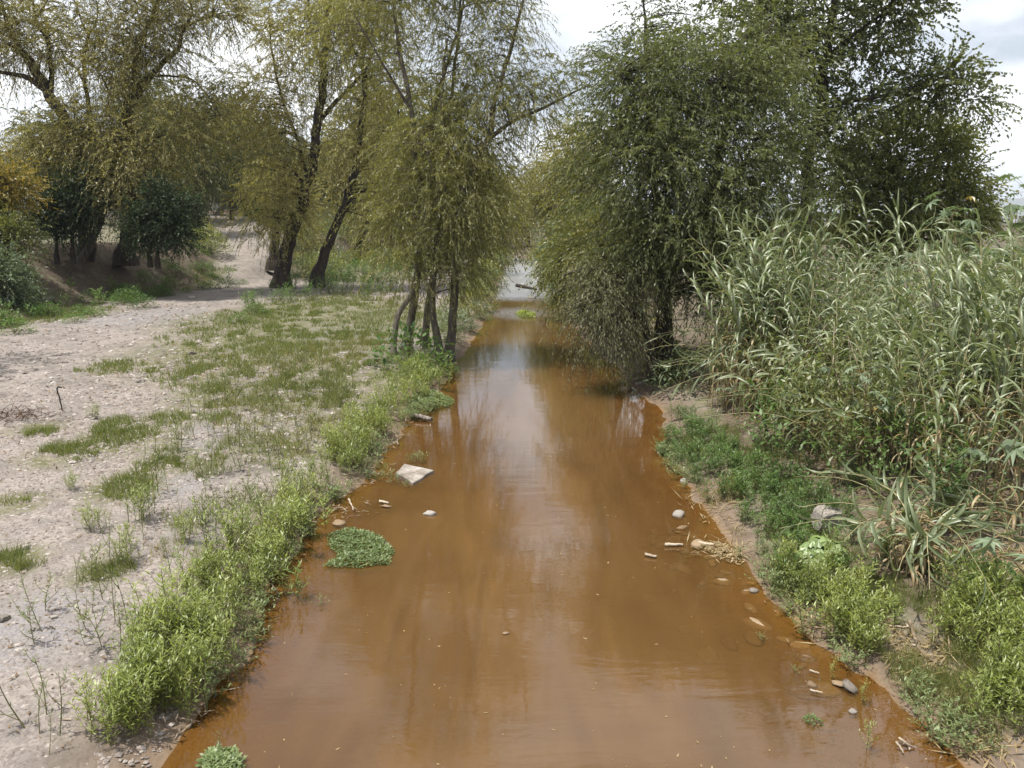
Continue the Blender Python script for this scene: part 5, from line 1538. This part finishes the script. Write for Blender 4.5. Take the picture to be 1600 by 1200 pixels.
# loose gravel on the left bank (uncountable)
def pebble_material():
    m, n, l = mat_nodes('loose_gravel')
    out = n.new('ShaderNodeOutputMaterial'); bs = n.new('ShaderNodeBsdfPrincipled')
    at = n.new('ShaderNodeAttribute'); at.attribute_name = 'var'
    rp = n.new('ShaderNodeValToRGB'); e = rp.color_ramp.elements
    e[0].color = (.14, .12, .11, 1); e[1].color = (.38, .345, .315, 1); e[1].position = .95
    k_ = e.new(.5); k_.color = (.225, .192, .17, 1)
    l.new(at.outputs['Fac'], rp.inputs['Fac']); l.new(rp.outputs['Color'], bs.inputs['Base Color'])
    bs.inputs['Roughness'].default_value = .9; bs.inputs['Specular IOR Level'].default_value = .2
    l.new(bs.outputs[0], out.inputs['Surface']); return m
M['pebble'] = pebble_material()
def gravel(name, label, polys):
    oct_ = np.array([(1, 0, 0), (0, 1, 0), (-1, 0, 0), (0, -1, 0), (0, 0, 1), (.7, .7, .35), (-.7, .7, .3), (-.7, -.7, .35), (.7, -.7, .3)], float)
    F = np.array([(0, 5, 4), (5, 1, 4), (1, 6, 4), (6, 2, 4), (2, 7, 4), (7, 3, 4), (3, 8, 4), (8, 0, 4)])
    V, FF, A, c = [], [], [], 0
    mb = MB()
    for poly, dens, r0, r1 in polys:
        p = region(poly, dens, 14000, None)
        p = p[p[:, 0] < xl(p[:, 1]) - .03]
        n = len(p)
        z = hbase(p[:, 0], p[:, 1]) + np.array([bumps(a, b) * .9 for a, b in p]) - .004
        r_ = r0 + (r1 - r0) * R.random(n) ** 3
        a = R.random(n) * 6.28; el = .6 + .5 * R.random(n)
        v = oct_[None] * (1 + (R.random((n, 9, 1)) - .5) * .5) * r_[:, None, None]
        v[..., 1] *= el[:, None]; v[..., 2] *= (.4 + .4 * R.random(n))[:, None]
        x = v[..., 0] * np.cos(a)[:, None] - v[..., 1] * np.sin(a)[:, None]
        y = v[..., 0] * np.sin(a)[:, None] + v[..., 1] * np.cos(a)[:, None]
        v = np.stack([x + p[:, :1], y + p[:, 1:], v[..., 2] + z[:, None]], -1)
        f = (F[None] + (np.arange(n) * 9)[:, None, None]).reshape(-1, 3)
        mb.add(v.reshape(-1, 3), f, 0, np.repeat(np.clip(R.normal(.5, .22, n), 0, 1), 9))
    return tag(mb.build(name, [M['pebble']], smooth=False), label, 'gravel', kind='stuff')
gravel('gravel', 'loose grey and buff gravel strewn over the left bank', [
    ([(-60, 1260), (240, 1210), (330, 1000), (250, 860), (300, 720), (200, 660), (-60, 690)], 330, .010, .042),
    ([(0, 700), (400, 800), (640, 620), (560, 540), (300, 560), (0, 610)], 70, .02, .08),
    ([(-50, 620), (320, 560), (420, 500), (250, 470), (-50, 530)], 16, .03, .11),
    ([(300, 700), (420, 690), (400, 640), (320, 640)], 260, .015, .05)])

# concrete slab and driftwood
sl = MB()
c = G(647, 745, 0.06)
cs = [G(632, 728, .05), G(678, 738, .01), G(645, 759, -.01), G(618, 742, .03)]
top = np.array([k_ + [0, 0, .05] for k_ in cs]); bot = top - [0, 0, .14]
ring = []
for a, b in zip(top, np.roll(top, -1, 0)):
    for t_ in (0, .33, .66):
        ring.append(a + (b - a) * t_ + np.append(R.normal(size=2) * .012, 0))
ring = np.array(ring); n_ = len(ring)
inner = ring.mean(0) + (ring - ring.mean(0)) * .93 + [0, 0, .008]
low = ring - [0, 0, .13]
v = np.vstack([inner, ring, low]); i = np.arange(n_); j = (i + 1) % n_
sl.add(v, np.stack([i + n_, j + n_, j, i], -1)); sl.add(v, np.stack([i + 2 * n_, j + 2 * n_, j + n_, i + n_], -1)); sl.add(inner, [tuple(range(n_))])
M['slab'] = rough_mat('weathered_white_slab', (.11, .085, .06), (.38, .35, .32), 3.5, .9, .4)
tag(sl.build('concrete_slab', [M['slab']], smooth=False), 'broken whitish concrete slab tilted on the spit at the left waterline', 'slab')
for x, y in [(G(a, b)[0], G(a, b)[1]) for a, b in ((612, 752), (622, 756), (635, 762), (648, 722), (660, 724), (595, 750), (600, 742), (585, 748), (640, 724), (655, 718))]:
    plant(weeds_grey, 'trailing_herb', x, y, .6 + .4 * R.random(), 'tuft of low herb around the broken slab', 'herb', 'herbs round the slab', water=True)

def stick(name, label, pts, r0, r1, group=None, mat='stick', cat='stick', sides=6):
    p = smooth_path(pts, 5 + 3 * len(pts))
    p[:, :2] += R.normal(size=(len(p), 2)) * r0 * .25
    mb = MB(); tube(mb, p - p[0], np.linspace(r0, r1, len(p)), sides, rough=.25, cap=True)
    o = mb.build(name, [M[mat]]); o.location = p[0]
    return tag(o, label, cat, group)
stick('driftwood_log', 'pale driftwood log lying at the left waterline below the grey-green spit', [G(644, 649, .1), G(660, 652, .08), G(676, 655, .06)], .08, .055, None, 'deadwood', 'log')
stick('driftwood_log', 'dark log lying in the rippled water upstream', [G(808, 446, .1), G(820, 448, .12), G(836, 452, .05)], .16, .06, None, 'bark_dark', 'log')
for pts, r_, lb in (([(592, 783), (608, 786)], .03, 'pale stick floating off the inlet'), ([(472, 812), (494, 816)], .02, 'pale straight stick on the mud of the inlet'), ([(545, 780), (552, 797)], .02, 'pale stick poking from the weeds at the inlet'),
                    ([(612, 672), (620, 682), (621, 695)], .025, 'curved bare twig rising from the left waterline'), ([(1008, 866), (1026, 870)], .03, 'dull stick floating off the right bank'), ([(1040, 851), (1066, 851)], .03, 'drowned stick off the right bank'),
                    ([(1092, 848), (1115, 851)], .03, 'stick in the debris line at the right waterline'), ([(424, 912), (436, 928)], .012, 'dry stem hanging from the bright strip into the water'), ([(1265, 1047), (1280, 1052)], .012, 'thin twig in the shallows at lower right'),
                    ([(1265, 1078), (1284, 1082)], .012, 'second thin twig in the lower right shallows'), ([(826, 465), (838, 466)], .06, 'pale stick in the riffle')):
    stick('stick', lb, [G(a, b, .03) for a, b in pts], r_, r_ * .6)
for pts, lb in (([(1400, 1158), (1408, 1170), (1412, 1176)], 'first stick of the small dry heap in the lower right shallows'), ([(1404, 1152), (1418, 1164), (1422, 1172)], 'second stick of the small dry heap in the lower right shallows'), ([(1412, 1160), (1430, 1168)], 'outermost stick of the small dry heap at lower right')):
    stick('stick', lb, [G(a, b, .05 if i_ == 0 else .01) for i_, (a, b) in enumerate(pts)], .012, .008)
for pts, r_, lb in (([(1420, 975), (1430, 1005), (1440, 1025), (1470, 1045)], .022, 'long bent dry branch lying across the bare patch on the right bank'), ([(1425, 1010), (1436, 1020), (1450, 1048)], .016, 'forked dry branch under the long bent one'),
                    ([(1388, 985), (1418, 985), (1410, 978)], .014, 'curled dry twig on the bare patch'), ([(1560, 880), (1600, 900)], .015, 'dry cane on the dark soil at the right edge'), ([(1300, 715), (1330, 700)], .02, 'broken cane among pale litter in the reeds'),
                    ([(480, 436), (492, 446), (512, 456)], .05, 'fallen pale branch at the foot of the leaning willow'), ([(400, 362), (412, 370)], .12, 'pale log on the slope right of the rising path')):
    stick('branch', lb, [GR(a, b) + [0, 0, r_ * 1.2] for a, b in pts], r_, r_ * .5, None, 'stick', 'branch')
q = GR(98, 645)
stick('dry_stalk', 'lone dark dry stalk standing on the gravel, bent head', [q, q + [-.03, 0, .3], q + [-.06, 0, .55], q + [-.03, 0, .62], q + [.05, 0, .6]], .014, .02, None, 'bark_dark', 'stalk')
# brown dead brush at the left edge
db = MB()
c = GR(18, 655)
n = 260
p = c + np.stack([R.normal(size=n) * .55, R.normal(size=n) * .3, np.abs(R.normal(size=n)) * .08], -1)
d = norm(R.normal(size=(n, 3)) * [1, 1, .5] + [0, 0, .3])
leaves(db, p, d, R.normal(size=(n, 3)), .1 + .25 * R.random(n), .014, 0, R.random(n))
for k_ in range(16):
    a = R.random() * 6.28; b = c + [R.normal() * .3, R.normal() * .2, .02]
    tube(db, smooth_path([b, b + [math.cos(a) * .2, math.sin(a) * .2, .15], b + [math.cos(a) * .5, math.sin(a) * .4, .2]], 5), np.linspace(.01, .004, 5), 4)
M['dead_brush'] = leaf_mat('dead_brush', (.06, .035, .022), (.17, .10, .06), .1, .02)
tag(db.build('dead_brush', [M['dead_brush']], smooth=False), 'heap of reddish-brown dead brush at the left picture edge', 'brush heap')

# floating leaf mats
def leaf_mat_object(label, outline_px, n, leaf, mound=.07, mat='mat_leaf'):
    w = np.array([G(a, b)[:2] for a, b in outline_px])
    lo, hi = w.min(0), w.max(0)
    p = lo + (hi - lo) * R.random((n * 3, 2))
    p = p[in_poly(p[:, 0], p[:, 1], w)][:n]
    m = len(p)
    dmin = np.full(m, 9.0)
    for a, b in zip(w, np.roll(w, -1, 0)):
        dx = b - a; t_ = np.clip(((p - a) @ dx) / (dx @ dx), 0, 1)
        dmin = np.minimum(dmin, np.linalg.norm(p - a - t_[:, None] * dx, axis=1))
    hh = mound * np.clip(dmin / .18, 0, 1) ** .6 * (.6 + .6 * np.array([mnoise.noise((a * 5, b * 5, 2)) + .5 for a, b in p]))
    z = hh * R.random(m) ** .4 + .006
    d = norm(np.stack([R.normal(size=m), R.normal(size=m), .35 + .3 * R.normal(size=m)], -1))
    mb = MB()
    leaves(mb, np.stack([p[:, 0], p[:, 1], z], -1), d, np.cross(d, [0, 0, 1.0]) + R.normal(size=(m, 3)) * .2, leaf * (.6 + .7 * R.random(m)), leaf * .5, 0, R.random(m), belly=.55)
    o = mb.build('floating_mat', [M[mat]], smooth=False)
    return tag(o, label, 'plant mat')
leaf_mat_object('grey-green floating leaf mat in the river near the left bank', [(512, 838), (545, 826), (590, 836), (614, 860), (608, 882), (560, 888), (505, 886), (530, 868), (515, 855)], 3000, .055)
leaf_mat_object('small leafy mat at the bottom edge of the river', [(312, 1190), (335, 1172), (365, 1172), (380, 1190), (378, 1230), (312, 1230)], 900, .055, .12)
leaf_mat_object('small yellow-green floating mat far upstream', [(805, 490), (820, 487), (836, 491), (836, 497), (815, 497)], 900, .12, .16, 'weed')
leaf_mat_object('grey-green creeping mat jutting into the river from the left bank', [(640, 612), (675, 612), (710, 628), (700, 637), (660, 640), (630, 650)], 2200, .08, .16)
leaf_mat_object('grey-green creeping mat jutting into the river from the right bank', [(1025, 697), (1045, 690), (1085, 700), (1090, 725), (1050, 722), (1030, 710)], 1800, .06, .14)
leaf_mat_object('brown dead leaf raft at the foot of the bright strip', [(338, 1040), (352, 1028), (372, 1036), (368, 1050), (345, 1054)], 260, .05, .05, 'reed_dry')
leaf_mat_object('brown debris raft at the right waterline', [(1085, 848), (1120, 848), (1165, 870), (1160, 885), (1120, 872)], 420, .05, .03, 'reed_dry')
# emergent sprigs
for px, py, h, me, lb in ((1270, 1128, .11, broad_low, 'pale-leafed sprig standing in the shallows at lower right'), (1354, 1170, .36, weeds_tall, 'slender green sprig standing in the water at lower right'), (1300, 1062, .3, weeds_tall, 'sprig at the lower right waterline'),
                          (1348, 1098, .3, weeds_tall, 'small green weed at the water edge beside the white stone'), (502, 945, .16, weeds_grey, 'tiny curled sprig in the river below the floating mat'), (1190, 1000, .12, weeds_grey, 'dry tip of a sprig above the water off the right bank'), (345, 1175, .3, weeds_thin, 'thin dry stalks rising from the mat at the bottom edge'),
                          (1242, 1050, .1, weeds_grey, 'dry sprout in the shallows off the right bank')):
    q = G(px, py, 0)
    src = me[0]
    s = h / max(v_.co.z for v_ in src.vertices)
    tag(link('water_sprig', src, None, (q[0], q[1], -.02), (0, 0, R.random() * 6), s), lb, 'sprig')
# straw litter on the right bank and debris on the mud
def litter(name, label, spots, mat):
    mb = MB()
    for px, py, rx, ry, n in spots:
        c = GR(px, py); e1 = GR(px + rx, py); e2 = GR(px, py + ry)
        ax, ay = np.linalg.norm(e1[:2] - c[:2]), np.linalg.norm(e2[:2] - c[:2])
        x = c[0] + R.normal(size=n) * ax * .55; y = c[1] + R.normal(size=n) * ay * .55
        z = np.maximum(hbase(x, y) + np.array([bumps(a, b) for a, b in zip(x, y)]), .0) + .012 + .02 * R.random(n)
        d = norm(np.stack([R.normal(size=n), R.normal(size=n), R.normal(size=n) * .18], -1))
        leaves(mb, np.stack([x, y, z], -1), d, np.cross(d, [0, 0, 1.0]) + R.normal(size=(n, 3)) * .1, .08 + .3 * R.random(n) ** 2, .012 + .01 * R.random(n), 0, R.random(n))
    return tag(mb.build(name, [M[mat]], smooth=False), label, 'litter', kind='stuff')
litter('litter', 'dry straw-coloured plant litter on the right bank', [(1440, 1020, 60, 50, 420), (1130, 790, 50, 50, 300), (1300, 960, 60, 40, 300), (1310, 740, 60, 50, 420), (1560, 880, 60, 60, 500), (1540, 780, 60, 40, 300), (1180, 650, 50, 30, 300), (1400, 850, 60, 50, 300), (1250, 620, 80, 40, 400), (1540, 1170, 60, 30, 160), (1130, 862, 50, 15, 160)], 'reed_dry')
litter('drift_litter', 'dry drift debris on the left mud at the waterline', [(560, 735, 50, 25, 160), (520, 800, 50, 20, 90), (630, 660, 40, 20, 120), (250, 1100, 80, 60, 160), (420, 850, 40, 40, 60), (600, 690, 20, 25, 60)], 'stick')

# scraps drifting on the water and dead leaves on the gravel: too small to pick apart
fl = MB()
n = 170
y = 6.2 + 20 * R.random(n) ** 1.6
k_ = R.random(n) ** .8
x = xl(y) + .15 + (xr(y) - xl(y) - .3) * np.where(R.random(n) < .5, k_ * .5, 1 - k_ * .45)
d = norm(np.stack([R.normal(size=n), R.normal(size=n), np.zeros(n)], -1))
leaves(fl, np.stack([x, y, np.full(n, .006)], -1), d, np.cross(d, [0, 0, 1.0]), .015 + .06 * R.random(n) ** 2, .008 + .014 * R.random(n), 0, R.random(n))
tag(fl.build('drift_scraps', [M['reed_dry']], smooth=False), 'tiny pale scraps of leaf and straw drifting on the river', 'debris', kind='stuff')
dl_ = MB()
p = np.concatenate([region([(0, 1190), (230, 1150), (420, 800), (560, 620), (300, 540), (0, 620)], 26, 2600), region([(0, 620), (330, 560), (420, 470), (150, 480), (0, 520)], 5, 2600)])
p = p[p[:, 0] < xl(p[:, 1]) - .1]
n = len(p)
z = hbase(p[:, 0], p[:, 1]) + np.array([bumps(a, b) for a, b in p]) + .012
d = norm(np.stack([R.normal(size=n), R.normal(size=n), R.normal(size=n) * .25], -1))
far_ = np.clip(p[:, 1] / 12, 1, 4)
leaves(dl_, np.column_stack([p, z]), d, np.cross(d, [0, 0, 1.0]) + R.normal(size=(n, 3)) * .2, (.03 + .06 * R.random(n)) * far_, (.012 + .02 * R.random(n)) * far_, 0, R.random(n))
M['dead_leaf'] = leaf_mat('dead_leaf', (.055, .035, .02), (.22, .15, .085), .15, .02)
tag(dl_.build('dead_leaves', [M['dead_leaf']], smooth=False), 'brown dead leaves and twig bits strewn over the left gravel', 'litter', kind='stuff')

# ------------------------------------------------------------------ thin haze in the air
hz = MB()
box(hz, (0, 4400, 159), (21600, 9800, 322))
hm_, hn, hl = mat_nodes('haze_air')
ho = hn.new('ShaderNodeOutputMaterial'); hv_ = hn.new('ShaderNodeVolumePrincipled')
hv_.inputs['Color'].default_value = (.80, .88, 1.0, 1)
hv_.inputs['Density'].default_value = .00017
hl.new(hv_.outputs[0], ho.inputs['Volume'])
tag(hz.build('haze', [hm_], smooth=False), 'thin pale haze in the air', kind='stuff')
